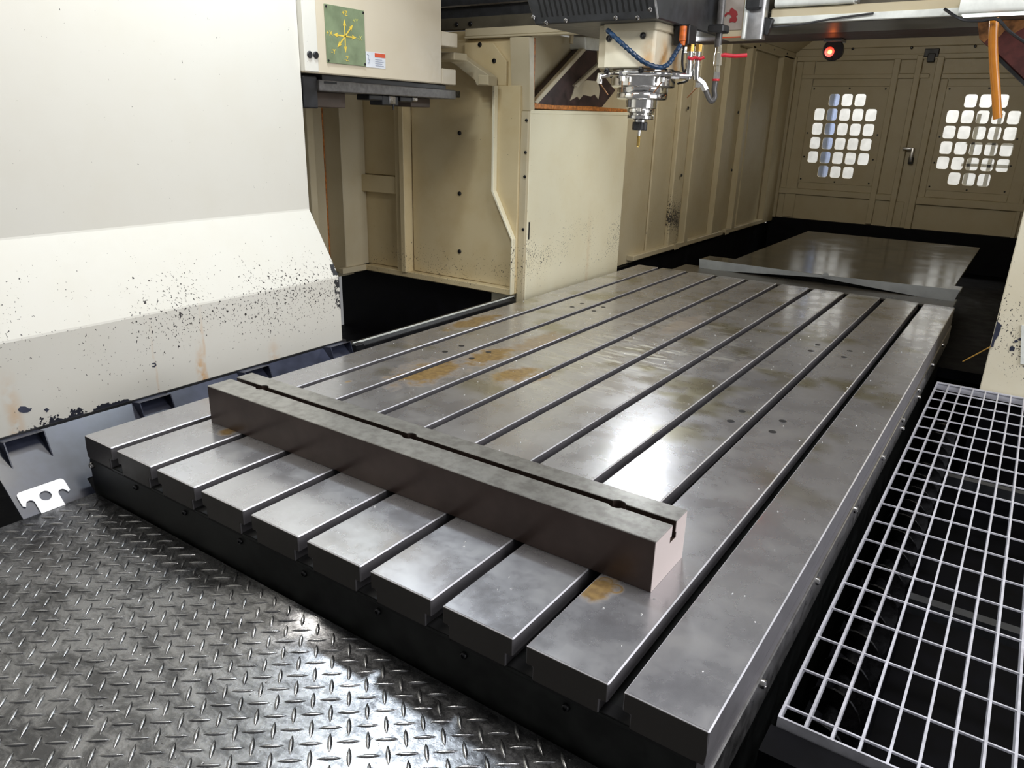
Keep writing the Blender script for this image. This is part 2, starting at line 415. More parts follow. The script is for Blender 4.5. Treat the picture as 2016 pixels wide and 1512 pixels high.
# front-left white wall sheet, folded twice
prof = [(-0.30, -0.012), (-0.30, 0.230), (-0.436, 0.457), (-0.440, 2.05)]
back = [(-0.472, 2.05), (-0.470, 0.448), (-0.332, 0.222), (-0.332, -0.012)]
wlf = struct('wall_left', B().prism(prof+back, 'y', -1.5, 1.027), M_wall, bevel=0.003)
for ol in ([(35, 806), (40, 800), (50, 800), (57, 804), (63, 803), (60, 809), (54, 812), (46, 813), (38, 811)], [(86, 806), (92, 803), (97, 806), (92, 812)],
           [(299, 715), (306, 714), (308, 719), (305, 723), (300, 723), (299, 721), (304, 720), (305, 717), (300, 717)]):
    q_ = [at(x, y, 'X', -0.30) for x, y in ol]
    obj('paint_chip', B().prism([(p.y, p.z) for p in q_], 'x', -0.3005, -0.2993), M_apron, wlf)

# alcove: left side, back wall with frames
struct('wall_alcove_side', B().box(-1.50, -1.375, 0.9, 2.12, -0.06, 1.62), M_cream)
wa = struct('wall_alcove_back', B().box(-1.50, -0.255, 2.135, 2.19, -0.03, 1.16), M_alc)
obj('panel', B().box(-1.37, -1.0, 2.118, 2.14, 0.495, 1.10), M_alc, wa, 0.002)
obj('panel', B().box(-1.37, -1.0, 2.118, 2.14, 0.02, 0.405), M_alc, wa, 0.002)
obj('rail', B().box(-1.37, -1.0, 2.085, 2.14, 0.405, 0.492), M_alc, wa, 0.004)
obj('post', B().box(-1.0, -0.955, 2.075, 2.14, 0.015, 1.10), M_alc, wa, 0.003)
obj('post', B().box(-0.953, -0.921, 2.055, 2.14, 0.015, 1.10), M_alc, wa, 0.003)
pl = obj('plate', B().box(-0.915, -0.26, 2.112, 2.14, 0.02, 1.12), M_alc, wa, 0.002)
obj('bottom_trim', B().box(-1.37, -0.262, 2.07, 2.14, -0.012, 0.018), M_alc, wa, 0.003)
for (px, py) in [(905, 262), (905, 381), (905, 495)]:
    inst('bolt', BOLT_M, pl, at(px, py, 'Y', 2.112), RYN)
# raised edge plate with a folded outline next to the column
ep = [(-0.384, 0.925), (-0.381, 0.467), (-0.262, 0.254), (-0.262, -0.005), (-0.252, -0.005), (-0.252, 0.925)]
obj('edge_plate', B().prism(ep, 'y', 2.088, 2.112), M_alc, wa, 0.002)
es2 = [(-0.386, 0.925), (-0.383, 0.466), (-0.264, 0.253), (-0.264, -0.005), (-0.255, -0.005), (-0.255, 0.257), (-0.370, 0.469), (-0.372, 0.925)]
obj('edge_flange', B().prism(es2, 'y', 2.060, 2.088), M_col, wa, 0.002)
hp = [(-0.57, 1.105), (-0.41, 1.100), (-0.335, 1.025), (-0.335, 0.925), (-0.45, 0.925), (-0.57, 1.02)]
g2 = obj('guide_plate', B().prism(hp, 'y', 2.094, 2.112), M_alc, wa, 0.002)
for (px, py) in [(945, 88), (973, 120), (972, 160)]:
    inst('bolt', BOLT_M, g2, at(px, py, 'Y', 2.094), RYN)
# posts on the alcove's left side
ps = sempty('trim_1', (-1.3, 1.95, -0.02))
obj('post', B().box(-1.375, -1.25, 1.95, 2.118, -0.02, 1.6), M_cream, ps, 0.004)
obj('post', B().box(-1.30, -1.205, 1.60, 1.72, -0.10, 1.6), M_cream, ps, 0.004)
obj('post', B().box(-1.196, -1.158, 1.66, 1.70, -0.10, 1.6), M_cream, ps, 0.003)
obj('sealant_bead', B().box(-1.379, -1.372, 1.944, 1.952, 0.0, 1.2), M_sealant, ps)
obj('foot_trim', B().prism([(-1.26, 1.90), (-1.225, 1.90), (-1.225, 2.118), (-1.26, 2.118)], 'z', -0.012, 0.018), M_cream, ps, 0.003)
struct('trim_2', B().box(-1.50, 1.0, 1.95, 2.2, 1.9, 2.0), M_cover)
# black tray under the alcove and its rail
struct('floor_alcove', B().box(-1.50, -0.26, 0.95, 2.2, -0.42, -0.38), M_pit)
rl = struct('trim_rail', B().prism([(-0.300, -0.10), (-0.300, -0.024), (-0.266, -0.020), (-0.252, -0.034), (-0.252, -0.10)], 'y', 1.045, 2.10), M_black, bevel=0.002)
obj('rail_glint', B().box(-0.268, -0.263, 1.045, 2.10, -0.0215, -0.0165), M_lampwhite, rl)  # pale strip standing in for the glint along the rail
obj('rail_end', B().box(-0.300, -0.236, 1.035, 1.075, -0.12, -0.018), M_black, rl, 0.003)

# rear left side wall with hat ribs
wl = struct('wall_left_rear', B().box(-0.36, -0.31, 3.0, 6.42, -0.04, 1.42), M_cream)
def Yb(px, py): return at(px, py, 'X', -0.30).y
for (a, b, dpt, m) in [((1270, 489), (1279, 487), 0.016, M_creamdirty), ((1309, 478), (1328, 474), 0.034, M_ribchips), ((1336, 473), (1344, 471), 0.05, M_cream),
                       ((1392, 458), (1407, 454), 0.045, M_cream), ((1431, 445), (1437, 444), 0.05, M_cream), ((1447, 441), (1484, 432), 0.018, M_cream), ((1493, 431), (1512, 427), 0.05, M_cream)]:
    y0, y1 = Yb(*a), Yb(*b)
    r_ = obj('rib', B().box(-0.312, -0.312+dpt, y0, y1, 0.0, 1.36), m, wl, 0.006)
for (px, py) in [(1354, 213), (1341, 345), (1453, 221), (1440, 335)]:
    p = at(px, py, 'X', -0.262); inst('bolt', BOLT_M, wl, p, RX)
for k, (a, b) in enumerate([((1236, 513), (1318, 489)), ((1324, 487), (1414, 462)), ((1424, 459), (1512, 434))]):
    obj('bottom_trim', B().box(-0.312, -0.262, Yb(*a), min(6.33, Yb(*b)), -0.022, 0.012), M_cream, wl, 0.004)
for (px, py) in [(1320, 485), (1420, 459)]:
    y0 = Yb(px, py); obj('trim_clip', B().box(-0.262, -0.255, y0-0.03, y0+0.05, -0.026, 0.018), M_cream, wl, 0.003)
obj('top_rail', B().box(-0.312, -0.262, 3.2, 6.34, 1.34, 1.40), M_cream, wl, 0.004)
for k in range(7):
    inst('bolt', BOLT_S, wl, Vector((-0.262, 3.9+k*0.36, 1.372)), RX)

# ceiling over the rear and its sloped corner
struct('ceiling', B().box(-1.6, 2.6, 2.2, 6.5, 1.62, 1.68), M_cream)
struct('trim_3', B().prism([(-0.31, 1.40), (-0.26, 1.40), (0.02, 1.60), (-0.31, 1.60)], 'y', 3.2, 6.34), M_cream)
struct('wall_right_rear', B().box(1.70, 1.76, 3.3, 6.42, -0.9, 1.62), M_cream)

# rear wall: sill, header, frame bars
YB = 6.35
wb = struct('wall_back', B().box(-0.36, 1.76, YB+0.05, YB+0.09, 1.40, 1.62), M_cream)
obj('header', B().box(-0.31, 1.70, YB-0.02, YB+0.05, 1.425, 1.50), M_cream, wb, 0.004)
obj('header_lower', B().box(-0.31, 1.70, YB+0.0, YB+0.05, 1.37, 1.425), M_cream, wb, 0.002)
for px, py in [(1570, 98), (1679, 96), (1795, 94), (1920, 91)]:
    inst('bolt', BOLT_M, wb, at(px, py, 'Y', YB-0.021), RYN)
lk = obj('latch_bracket', B().box(0.735, 0.838, YB-0.03, YB, 1.345, 1.405), M_black, wb, 0.004)
obj('latch_bolt', B().box(0.765, 0.818, YB-0.045, YB-0.02, 1.305, 1.37), M_black, lk, 0.004)

def perforated(x0, x1, z0, z1, centers, hw, hh, rad, y0, y1, name):
    """plate with real rounded openings: a ring of faces around each opening"""
    px_, pz_ = 0.104, 0.1178
    v, f = [], []
    def quad(a, b, c, d):
        k = len(v)
        for yy in (y0, y1): v.extend([(a, yy, c), (b, yy, c), (b, yy, d), (a, yy, d)])
        f.extend([[k, k+1, k+2, k+3], [k+7, k+6, k+5, k+4]])
    xs = sorted({round(c[0], 4) for c in centers}); zs = sorted({round(c[1], 4) for c in centers})
    gx0, gx1 = xs[0]-px_/2, xs[-1]+px_/2; gz0, gz1 = zs[0]-pz_/2, zs[-1]+pz_/2
    quad(x0, x1, z0, gz0); quad(x0, x1, gz1, z1); quad(x0, gx0, gz0, gz1); quad(gx1, x1, gz0, gz1)
    cs = {(round(a, 4), round(b, 4)) for a, b in centers}
    for a in xs:
        for b in zs:
            if (a, b) not in cs: quad(a-px_/2, a+px_/2, b-pz_/2, b+pz_/2); continue
            loop = rounded(2*hw, 2*hh, rad, 3, a, b); n = len(loop)
            out = []
            for (p, q) in loop:
                dx, dz = p-a, q-b; s = min(px_/2/max(abs(dx), 1e-9), pz_/2/max(abs(dz), 1e-9)); out.append((a+dx*s, b+dz*s))
            # snap the nearest outer point of each quadrant to the cell corner
            for (sx, sz) in ((1, 1), (-1, 1), (-1, -1), (1, -1)):
                c = (a+sx*px_/2, b+sz*pz_/2)
                i = min(range(n), key=lambda i: (out[i][0]-c[0])**2+(out[i][1]-c[1])**2); out[i] = c
            k = len(v)
            for yy in (y0, y1):
                v.extend([(p, yy, q) for p, q in loop]); v.extend([(p, yy, q) for p, q in out])
            for i in range(n):
                j = (i+1) % n
                f.append([k+i, k+j, k+n+j, k+n+i]); f.append([k+2*n+i, k+3*n+i, k+3*n+j, k+2*n+j])
                f.append([k+i, k+2*n+i, k+2*n+j, k+j])
    b = B(); b.v = v; b.f = f
    return b.mesh(name, M_cream)
pane_me = B().prism(rounded(0.090, 0.102, 0.022, 4), 'y', 0.0, 0.006).mesh('pane', M_pane)
def door(name, xp0, xp1, cx0, bars, right):
    d = sempty(name, ((xp0+xp1)/2, YB, 0.02))
    cent = [(cx0+0.104*i, 1.0225-0.1178*j) for j in range(6) for i in range(5) if not (j in (0, 5) and i in (0, 4))]
    me = perforated(xp0, xp1, 0.335, 1.128, cent, 0.042, 0.048, 0.020, YB, YB+0.012, 'window_plate')
    wp = obj('window_plate', me, M_cream, d)
    for c in cent: inst('pane', pane_me, wp, Vector((c[0], YB+0.016, c[1])))
    for (bx, bz) in [(xp0+0.02, 1.11), ((xp0+xp1)/2, 1.115), (xp1-0.03, 1.11), (xp0+0.02, 0.36), ((xp0+xp1)/2, 0.35), (xp1-0.03, 0.355), (xp0+0.02, 0.75), (xp1-0.03, 0.75), (xp0+0.02, 0.55), (xp1-0.03, 0.55)]:
        inst('bolt', BOLT_S, wp, Vector((bx, YB-0.001, bz)), RYN)
    for (a, b, z0, z1, dep) in bars: obj('frame_bar', B().box(a, b, YB-dep, YB+0.03, z0, z1), M_cream, d, 0.004)
    return d
BARS1 = [(-0.31, -0.245, 0.0, 1.37, 0.03), (-0.19, -0.092, 0.02, 1.33, 0.012), (0.526, 0.575, 0.02, 1.34, 0.025), (-0.245, 0.80, 1.33, 1.37, 0.022), (-0.19, 0.80, 1.19, 1.225, 0.018), (-0.09, 0.526, 1.128, 1.33, 0.0), (-0.245, 0.72, 0.225, 0.275, 0.02), (-0.09, 0.53, 0.275, 0.335, 0.0), (-0.245, 0.80, 0.0, 0.225, 0.0), (0.575, 0.69, 0.275, 1.19, 0.0), (0.575, 0.69, 1.225, 1.33, 0.0), (-0.245, -0.19, 0.27, 1.33, 0.0), (0.69, 0.735, 0.0, 1.36, 0.03)]
BARS2 = [(0.735, 0.835, 0.0, 1.335, -0.005), (0.835, 0.885, 0.0, 1.345, 0.03), (0.80, 1.70, 1.33, 1.37, 0.02), (0.885, 1.70, 1.185, 1.22, 0.012), (0.885, 0.94, 0.27, 1.185, 0.006), (0.94, 1.52, 1.128, 1.185, 0.0), (0.885, 1.70, 1.22, 1.33, 0.0), (1.52, 1.70, 0.27, 1.185, 0.006), (0.94, 1.52, 0.275, 0.335, 0.0), (0.885, 1.70, 0.215, 0.275, 0.025), (0.885, 1.70, 0.0, 0.215, 0.0), (1.60, 1.63, 0.0, 1.33, 0.02)]
d1 = door('door_1', -0.092, 0.526, 0.002, BARS1, False)
d2 = door('door_2', 0.94, 1.52, 1.020, BARS2, True)
hd = obj('handle', B().box(0.775, 0.800, YB-0.055, YB-0.02, 0.545, 0.66), M_steel, d2, 0.006, True, 2)
obj('handle_lever', B().box(0.715, 0.785, YB-0.07, YB-0.045, 0.640, 0.662), M_alu, hd, 0.006, True, 2)
obj('handle_lock', B().box(0.770, 0.806, YB-0.04, YB-0.01, 0.53, 0.585), M_black, hd, 0.004)
# black guards below the cream panels
struct('baseboard_back', B().box(-0.31, 1.70, YB-0.05, YB+0.09, -0.9, 0.012), M_pit)
struct('baseboard_left', B().box(-0.40, -0.285, 3.17, YB-0.06, -0.9, -0.045), M_pit)
struct('floor_rear', B().box(-0.28, 1.70, 3.22, YB-0.05, -0.35, -0.30), M_pit)
struct('baseboard_alcove', B().box(-1.50, -0.26, 2.14, 2.19, -0.38, -0.03), M_pit)

# hall behind the rear doors
struct('wall_hall', B().box(-4, 6, 8.6, 8.7, -0.9, 4.2), M_hallwall)
struct('floor_hall', B().box(-4, 6, 6.65, 8.7, -0.95, -0.9), M_hallgrey)

# ================================================================== GANTRY
XC = -0.212
gc = thing('gantry_column', (XC-0.12, 2.6, -0.9), 'cream machine column rising between the alcove and the ribbed side wall', 'column', 'gantry columns')
obj('inner_panel', B().box(XC-0.20, XC, 2.116, 3.085, -0.9, 0.822), M_col, gc, 0.003)
es = obj('edge_strip', B().box(XC-0.040, XC-0.002, 2.100, 2.118, -0.9, 0.82), M_creamdirty, gc, 0.002)
for (px, py) in [(1040, 237), (1036, 300), (1034, 348), (1032, 452)]:
    p = at(px, py, 'Y', 2.099); inst('bolt', BOLT_S, es, Vector((max(XC-0.03, min(XC-0.01, p.x)), 2.099, p.z)), RYN)
obj('slot', B().box(XC-0.001, XC+0.002, 2.128, 2.136, 0.255, 0.335), M_dark, es)
def G(px, py, x=None):
    p = at(px, py, 'X', XC if x is None else x); return (p.y, p.z)
# upper casting window above the column sheet
obj('casting_wall', B().box(XC-0.20, XC-0.085, 2.116, 3.13, 0.822, 1.163), M_cream, gc)
obj('casting_post', B().prism([G(1041, 72), G(1052, 72), G(1053, 218), G(1044, 219)], 'x', XC-0.10, XC), M_cream, gc, 0.003)
obj('sealant_bead', B().prism([G(1053, 74), G(1060, 74), G(1057, 205), G(1053, 210)], 'x', XC-0.085, XC-0.012), M_sealant, gc, 0.003)
ledge = [G(1055, 212), G(1242, 220), G(1242, 222.5), G(1046, 219.5)]
obj('sealant_bead', B().prism([G(1055, 203), G(1090, 207), G(1160, 209), G(1236, 215), G(1236, 221), G(1052, 214)], 'x', XC-0.08, XC-0.004), M_sealant, gc, 0.002)
obj('ledge', B().prism([(2.116, 0.808), (3.085, 0.822), (3.085, 0.840), (2.116, 0.826)], 'x', XC-0.05, XC+0.002), M_col, gc, 0.003)
gus = obj('gusset', B().prism([G(1056, 205), G(1152, 98), G(1186, 100), G(1186, 130), G(1222, 178), G(1195, 212), G(1100, 208)], 'x', XC-0.075, XC-0.03), M_brown, gc, 0.002)
obj('gusset_rim', B().prism([G(1055, 200), G(1150, 95), G(1157, 98), G(1060, 206)], 'x', XC-0.030, XC-0.004), M_casting, gus, 0.003)
obj('gusset_rim', B().prism([G(1137, 168), G(1187, 122), G(1187, 130), G(1143, 172)], 'x', XC-0.05, XC-0.012), M_casting, gus, 0.003)
pe = [G(1137, 185), G(1142, 166), G(1165, 158), G(1186, 160), G(1190, 178), G(1187, 196), G(1180, 186), G(1172, 190), G(1158, 187), G(1150, 196), G(1146, 190), G(1132, 198)]
obj('paint_flake', B().prism(pe, 'x', XC-0.032, XC-0.026), M_casting, gus)
obj('upper_block', B().prism([G(1152, 72), G(1186, 76), G(1186, 100), G(1153, 97)], 'x', XC-0.10, XC+0.0), M_lampwhite, gc, 0.003)
obj('stub_pipe', B().tube([at(1126, 66, 'X', XC-0.03), at(1124, 86, 'X', XC-0.03)], 0.010, 12), M_cream, gc, 0, True)

gb = thing('gantry_crossbeam', (0.68, 2.5, 1.13), 'dark machine crossbeam spanning above the table behind the spindle', 'beam')
obj('front_cover', B().box(-1.50, 2.2, 2.16, 2.196, 1.215, 1.90), M_cover, gb)
obj('front_step', B().box(-1.50, 2.2, 2.125, 2.165, 1.165, 1.215), plain('olive_beam', (0.075, 0.066, 0.045), 0.5, 0, 0.3, 6), gb, 0.003)
obj('front_fold', B().box(-1.50, 2.2, 2.14, 2.17, 1.262, 1.268), M_steel, gb)
obj('left_end', B().box(-0.40, 0.10, 2.197, 3.1, 1.19, 1.61), M_casting, gb, 0.003)
obj('underside', B().box(0.10, 1.70, 2.165, 2.46, 1.1285, 1.17), plain('beam_grey', (0.12, 0.115, 0.10), 0.4, 0.2, 0.5, 5), gb, 0.003)
obj('rear_flange', B().box(0.10, 2.40, 2.46, 2.74, 1.1285, 1.61), M_brown, gb, 0.003)
ab = obj('angle_bar', B().prism([(2.086, 1.122), (2.128, 1.122), (2.128, 1.166), (2.118, 1.166), (2.118, 1.130), (2.086, 1.130)], 'x', -0.565, 0.40), M_cream, gb, 0.002)
obj('angle_bar_face', B().box(-0.565, 0.40, 2.090, 2.119, 1.130, 1.163), M_cream, gb, 0.003)
for X in (-0.64, -0.56, -0.20): inst('bolt', BOLT_M, gb, Vector((X, 2.124, 1.187)), RYN)
obj('cable_tray', B().box(0.815, 1.70, 2.055, 2.13, 1.126, 1.168), M_cream, gb, 0.004)
obj('cable_tray_lip', B().box(0.815, 1.70, 2.046, 2.056, 1.118, 1.140), M_lampwhite, gb, 0.002)

# right column + its gusset
gr = thing('gantry_column', (1.95, 2.7, -0.9), 'cream machine column with chipped paint at the right edge above the grating', 'column', 'gantry columns')
obj('front_panel', B().box(1.684, 2.41, 2.485, 3.29, -0.175, 1.128), M_rcol, gr, 0.003)
obj('base', B().box(1.684, 2.41, 2.49, 3.29, -0.9, -0.176), M_pit, gr)
fl = [at(x, y, 'Y', 2.485) for x, y in [(1963, 632), (1972, 640), (1966, 660), (1958, 672), (1956, 682), (1948, 684), (1951, 668)]]
obj('bare_patch', B().prism([(max(1.686, p.x), p.z) for p in fl], 'y', 2.482, 2.486), M_apron, gr)
lb = [at(x, y, 'Y', 2.484) for x, y in [(2011, 640), (2040, 645), (2040, 722), (2009, 716)]]
obj('label_plate', B().prism([(p.x, p.z) for p in lb], 'y', 2.480, 2.486), M_lampwhite, gr)
for (px, py, s) in [(1992, 686, 5), (2000, 672, 3), (2008, 668, 3)]:
    p = at(px, py, 'Y', 2.484); k = s*0.0022
    obj('paint_chip', B().prism([(p.x+k*math.cos(a)*random.uniform(.6, 1.3), p.z+k*math.sin(a)*random.uniform(.6, 1.3)) for a in [i*0.7 for i in range(9)]], 'y', 2.483, 2.486), M_apron, gr)
rgp = [at(x, y, 'Y', 2.30) for x, y in [(1926, 36), (1928, 76), (1940, 86), (1964, 107), (2016, 157), (2100, 240), (2100, 36)]]
rg = obj('gusset', B().prism([(p.x, min(p.z, 1.127)) for p in rgp], 'y', 2.30, 2.42), M_redprimer, gr, 0.003)
rr_ = [at(x, y, 'Y', 2.299) for x, y in [(1926, 36), (1928, 76), (1938, 84), (1950, 70), (1968, 72), (1978, 60), (1996, 66), (2020, 52), (2020, 36)]]
obj('rust_patch', B().prism([(p.x, min(p.z, 1.127)) for p in rr_], 'y', 2.296, 2.301), M_rust, rg)
rim = [at(x, y, 'Y', 2.30) for x, y in [(1962, 106), (2100, 240), (2100, 250), (1960, 114)]]
obj('gusset_rim', B().prism([(p.x, p.z) for p in rim], 'y', 2.292, 2.42), M_black, rg)

# ================================================================== MACHINING TABLE
X0, X1, L = -0.137, 1.5014, 3.2124
P_, SW = 0.17, 0.025
tb = thing('machining_table', (0.682, 1.6, -0.9), 'long grey steel T-slot table with rust stains filling the machine', 'table')
obj('bed', B().box(X0+0.012, X1-0.012, 0.022, L-0.02, -0.9, -0.062), M_tablefront, tb)
fp = obj('front_plate', B().box(X0-0.010, X1-0.004, 0.006, 0.022, -0.40, -0.068), M_tablefront, tb, 0.003)
obj('grime_line', B().box(X0, X1-0.01, 0.004, 0.03, -0.0685, -0.058), M_dark, tb)
for k in range(8): inst('bolt', BOLT_ST if k in (0,) else BOLT_S, fp, Vector((-0.133+0.2015*k, 0.006, -0.084)), RYN)
edges = [X0] + [v for i in range(9) for v in (P_*i-SW/2, P_*i+SW/2)] + [X1]
for i in range(10):
    a, b = edges[2*i], edges[2*i+1]
    lo = 0.0 if i == 0 else 0.013; ro = 0.0 if i == 9 else 0.013
    # rib with overhanging shoulders over the wide foot of each slot
    poly = [(a, 0.0), (a, -0.036), (a+lo, -0.036), (a+lo, -0.062), (b-ro, -0.062), (b-ro, -0.036), (b, -0.036), (b, 0.0)]
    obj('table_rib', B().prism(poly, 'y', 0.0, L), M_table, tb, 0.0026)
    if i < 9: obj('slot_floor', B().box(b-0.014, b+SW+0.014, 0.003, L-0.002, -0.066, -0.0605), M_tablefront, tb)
sp_ = obj('side_plate', B().box(X1-0.014, X1+0.004, 0.004, L, -0.170, -0.086), M_steel, tb, 0.002)
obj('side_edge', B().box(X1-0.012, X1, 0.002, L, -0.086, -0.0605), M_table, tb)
for Y in (0.016, 0.262, 0.63, 1.004, 1.384, 1.745, 2.105, 2.49, 2.85): inst('bolt', BOLT_ST, sp_, Vector((X1+0.004, Y, -0.101)), RX)
for Y in (2.18, 1.80): inst('bolt', BOLT_ST, sp_, Vector((X1+0.004, Y, -0.15)), RX)
plug = B().lathe(0, 0, [(0.0105, 0), (0.0105, 0.0006), (0.0002, 0.0007)], 16).mesh('plug', plain('plug_dark', (0.045, 0.044, 0.045), 0.45, 0.6))
for (cx, cy) in [(0.104, 1.133), (0.104, 1.227), (0.225, 1.228), (0.225, 1.130), (0.105, 2.022), (0.107, 2.108), (0.214, 2.112), (0.216, 2.020), (1.140, 1.128), (1.140, 1.223), (1.257, 1.221), (1.257, 1.124), (1.141, 2.106), (1.141, 2.003), (1.258, 2.098), (1.258, 2.0)]:
    inst('hole_plug', plug, tb, Vector((cx, cy, 0.0001)))
struct('wall_table_pit', B().box(X0-0.03, X0-0.02, 0.05, 3.2, -0.9, -0.42), M_pit)

# ---- workpiece bar lying across the ribs
BX0, BX1, BY0, BY1, BH = 0.034, 1.302, 0.2465, 0.386, 0.1025
poly = [(BY0, 0.0005), (BY1, 0.0005), (BY1, BH), (0.3360, BH), (0.3360, 0.079), (0.3400, 0.079), (0.3400, 0.066), (0.3120, 0.066), (0.3120, 0.079), (0.3180, 0.079), (0.3180, BH), (BY0, BH)]
bar_me = B().prism(poly, 'x', BX0, BX1).mesh('steel_bar', M_bar, 0.0)
tmp = bpy.data.objects.new('bar_tmp', bar_me); COL.objects.link(tmp)
cutters = []
for cx in (0.152, 0.666, 1.187):
    cm = B().lathe(cx, 0.327, [(0.0165, 0.04), (0.0165, 0.13)], 28).mesh('cut', M_bar)
    co = bpy.data.objects.new('cut', cm); COL.objects.link(co); cutters.append(co)
    md = tmp.modifiers.new('b', 'BOOLEAN'); md.operation = 'DIFFERENCE'; md.object = co; md.solver = 'EXACT'
dg = bpy.context.evaluated_depsgraph_get()
bar2 = bpy.data.meshes.new_from_object(tmp.evaluated_get(dg))
for o in cutters+[tmp]: bpy.data.objects.remove(o)
bm = bmesh.new(); bm.from_mesh(bar2)
es_ = [e for e in bm.edges if len(e.link_faces) == 2 and e.calc_face_angle(0) > 1.0 and abs(e.verts[0].co.y-e.verts[1].co.y) < 1e-4 and abs(e.verts[0].co.x-e.verts[1].co.x) > 0.05 and e.verts[0].co.z > 0.09]
bmesh.ops.bevel(bm, geom=es_, offset=0.0012, segments=1, affect='EDGES'); bm.to_mesh(bar2); bm.free()
if not bar2.materials: bar2.materials.append(M_bar)
bar2.name = 'steel_bar'
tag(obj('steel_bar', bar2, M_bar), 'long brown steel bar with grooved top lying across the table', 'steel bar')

# ================================================================== LEFT APRON
AP0, AP1 = Vector((-0.302, 0, -0.010)), Vector((-0.128, 0, -0.163))
dn = (AP1-AP0).normalized(); nn = Vector((-dn.z, 0, dn.x)); nn = nn if nn.z > 0 else -nn
ap = thing('chute_apron', (-0.22, 0.4, -0.17), 'sloping blue-black metal apron between white wall and table', 'apron')
def apt(s, y, h): return AP0 + dn*s + nn*h + Vector((0, y, 0))
Ls = (AP1-AP0).length
def slab(b, s0, s1, y0, y1, h0, h1):
    vs = [apt(s, y, h) for h in (h0, h1) for y in (y0, y1) for s in (s0, s1)]
    return b._add(vs, [(0, 2, 3, 1), (4, 5, 7, 6), (0, 1, 5, 4), (2, 6, 7, 3), (0, 4, 6, 2), (1, 3, 7, 5)])
b = B(); slab(b, 0, Ls-0.05, 0.001, 1.04, -0.006, 0.0); obj('sheet', b, M_apron, ap)
b = B(); slab(b, 0.0, Ls-0.002, -0.172, 0.001, -0.006, 0.0); obj('sheet', b, M_apron, ap)
obj('top_lip', B().box(-0.312, -0.296, -0.30, 1.04, -0.022, -0.008), M_black, ap)
for yy in (-0.088, 0.262, 0.612, 0.975):
    w = 0.047; b = B()
    # open hood: roof at the top, two cheeks tapering to the sheet
    top = [apt(0.004, yy-w, 0.0), apt(0.004, yy+w, 0.0), apt(0.032, yy+w, 0.034), apt(0.032, yy-w, 0.034)]
    th = [p - nn*0.003 - dn*0.001 for p in top]
    b._add(top+th, [(0, 1, 2, 3), (7, 6, 5, 4), (0, 4, 5, 1), (1, 5, 6, 2), (2, 6, 7, 3), (3, 7, 4, 0)])
    hd_ = obj('hood', b, M_apron, ap)
    for sg in (-1, 1):
        y_ = yy + sg*w; c = B()
        tri = [apt(0.004, 0, 0), apt(0.032, 0, 0.034), apt(0.090, 0, 0.0)]
        vs = [p + Vector((0, y_-0.0015, 0)) for p in tri] + [p + Vector((0, y_+0.0015, 0)) for p in tri]
        c._add(vs, [(0, 1, 2), (5, 4, 3), (0, 3, 4, 1), (1, 4, 5, 2), (2, 5, 3, 0)])
        obj('hood_cheek', c, M_apron, hd_)
# white laser-cut bracket leaning on the apron, foot on the tread plate
def bracket():
    W2, H = 0.052, 0.072
    def arc(cx, cy, r, a0, a1, n=8): return [(cx+r*math.cos(math.radians(a0+(a1-a0)*k/n)), cy+r*math.sin(math.radians(a0+(a1-a0)*k/n))) for k in range(n+1)]
    out = [(0.028, 0.0), (0.028, 0.034)] + arc(0.0375, 0.034, 0.0095, 180, 20, 7) + [(0.050, 0.030), (0.0555, 0.034)] + arc(0.0455, H-0.010, 0.010, 0, 90, 5)
    pts = out + [(-x, y) for x, y in reversed(out)]
    hole = arc(0, 0.041, 0.0135, 0, 360, 20)[:-1]
    bm = bmesh.new()
    def mk(h):
        o = [bm.verts.new(apt(Ls-0.001-y, x-0.105, h)) for x, y in pts]; i = [bm.verts.new(apt(Ls-0.001-y, x-0.105, h)) for x, y in hole]
        es = [bm.edges.new((o[k], o[(k+1) % len(o)])) for k in range(len(o))] + [bm.edges.new((i[k], i[(k+1) % len(i)])) for k in range(len(i))]
        bmesh.ops.triangle_fill(bm, edges=es, use_beauty=True); return o, i
    a = mk(0.001); c = mk(0.004)
    for la, lc in zip(a, c):
        for k in range(len(la)):
            j = (k+1) % len(la); bm.faces.new((la[k], la[j], lc[j], lc[k]))
    bmesh.ops.recalc_face_normals(bm, faces=bm.faces)
    me = bpy.data.meshes.new('bracket'); bm.to_mesh(me); bm.free(); me.materials.append(M_whiteclip); return me
tag(obj('flat_bracket', bracket(), M_whiteclip), 'bright white flat bracket with two hooks and a hole leaning on the apron', 'bracket')

# ================================================================== TREAD PLATE
tp = thing('tread_plate', (0.6, -0.5, -0.17), 'black diamond tread plate step in front of the table', 'tread plate')
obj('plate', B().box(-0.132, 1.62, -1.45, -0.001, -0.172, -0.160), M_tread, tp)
def lug():
    n = 6; L2, w, h = 0.0192, 0.0040, 0.0022; vs = []; prof = []
    for k in range(n+1):
        x = -L2 + 2*L2*k/n; s = max(0.0, 1-(abs(x)/L2)**2.2)
        prof.append((x, w*(0.12+0.88*s), h*s**0.6))
    for x, ww, hh in prof: vs += [(x, -ww, 0), (x, -ww*0.45, hh), (x, ww*0.45, hh), (x, ww, 0)]
    fs = [(4*k+i, 4*k+4+i, 4*k+5+i, 4*k+1+i) for k in range(n) for i in range(3)]
    return vs, fs
lv, lf = lug()
def lugs_mesh(items, name):
    v, f = [], []
    for (x, y, a) in items:
        c, s = math.cos(a), math.sin(a); k = len(v)
        v += [(x+c*p[0]-s*p[1], y+s*p[0]+c*p[1], -0.160+p[2]) for p in lv]; f += [[i+k for i in q] for q in lf]
    me = bpy.data.meshes.new(name); me.from_pydata(v, [], f); me.materials.append(M_tread)
    me.polygons.foreach_set('use_smooth', [True]*len(f)); return me
lugs = []
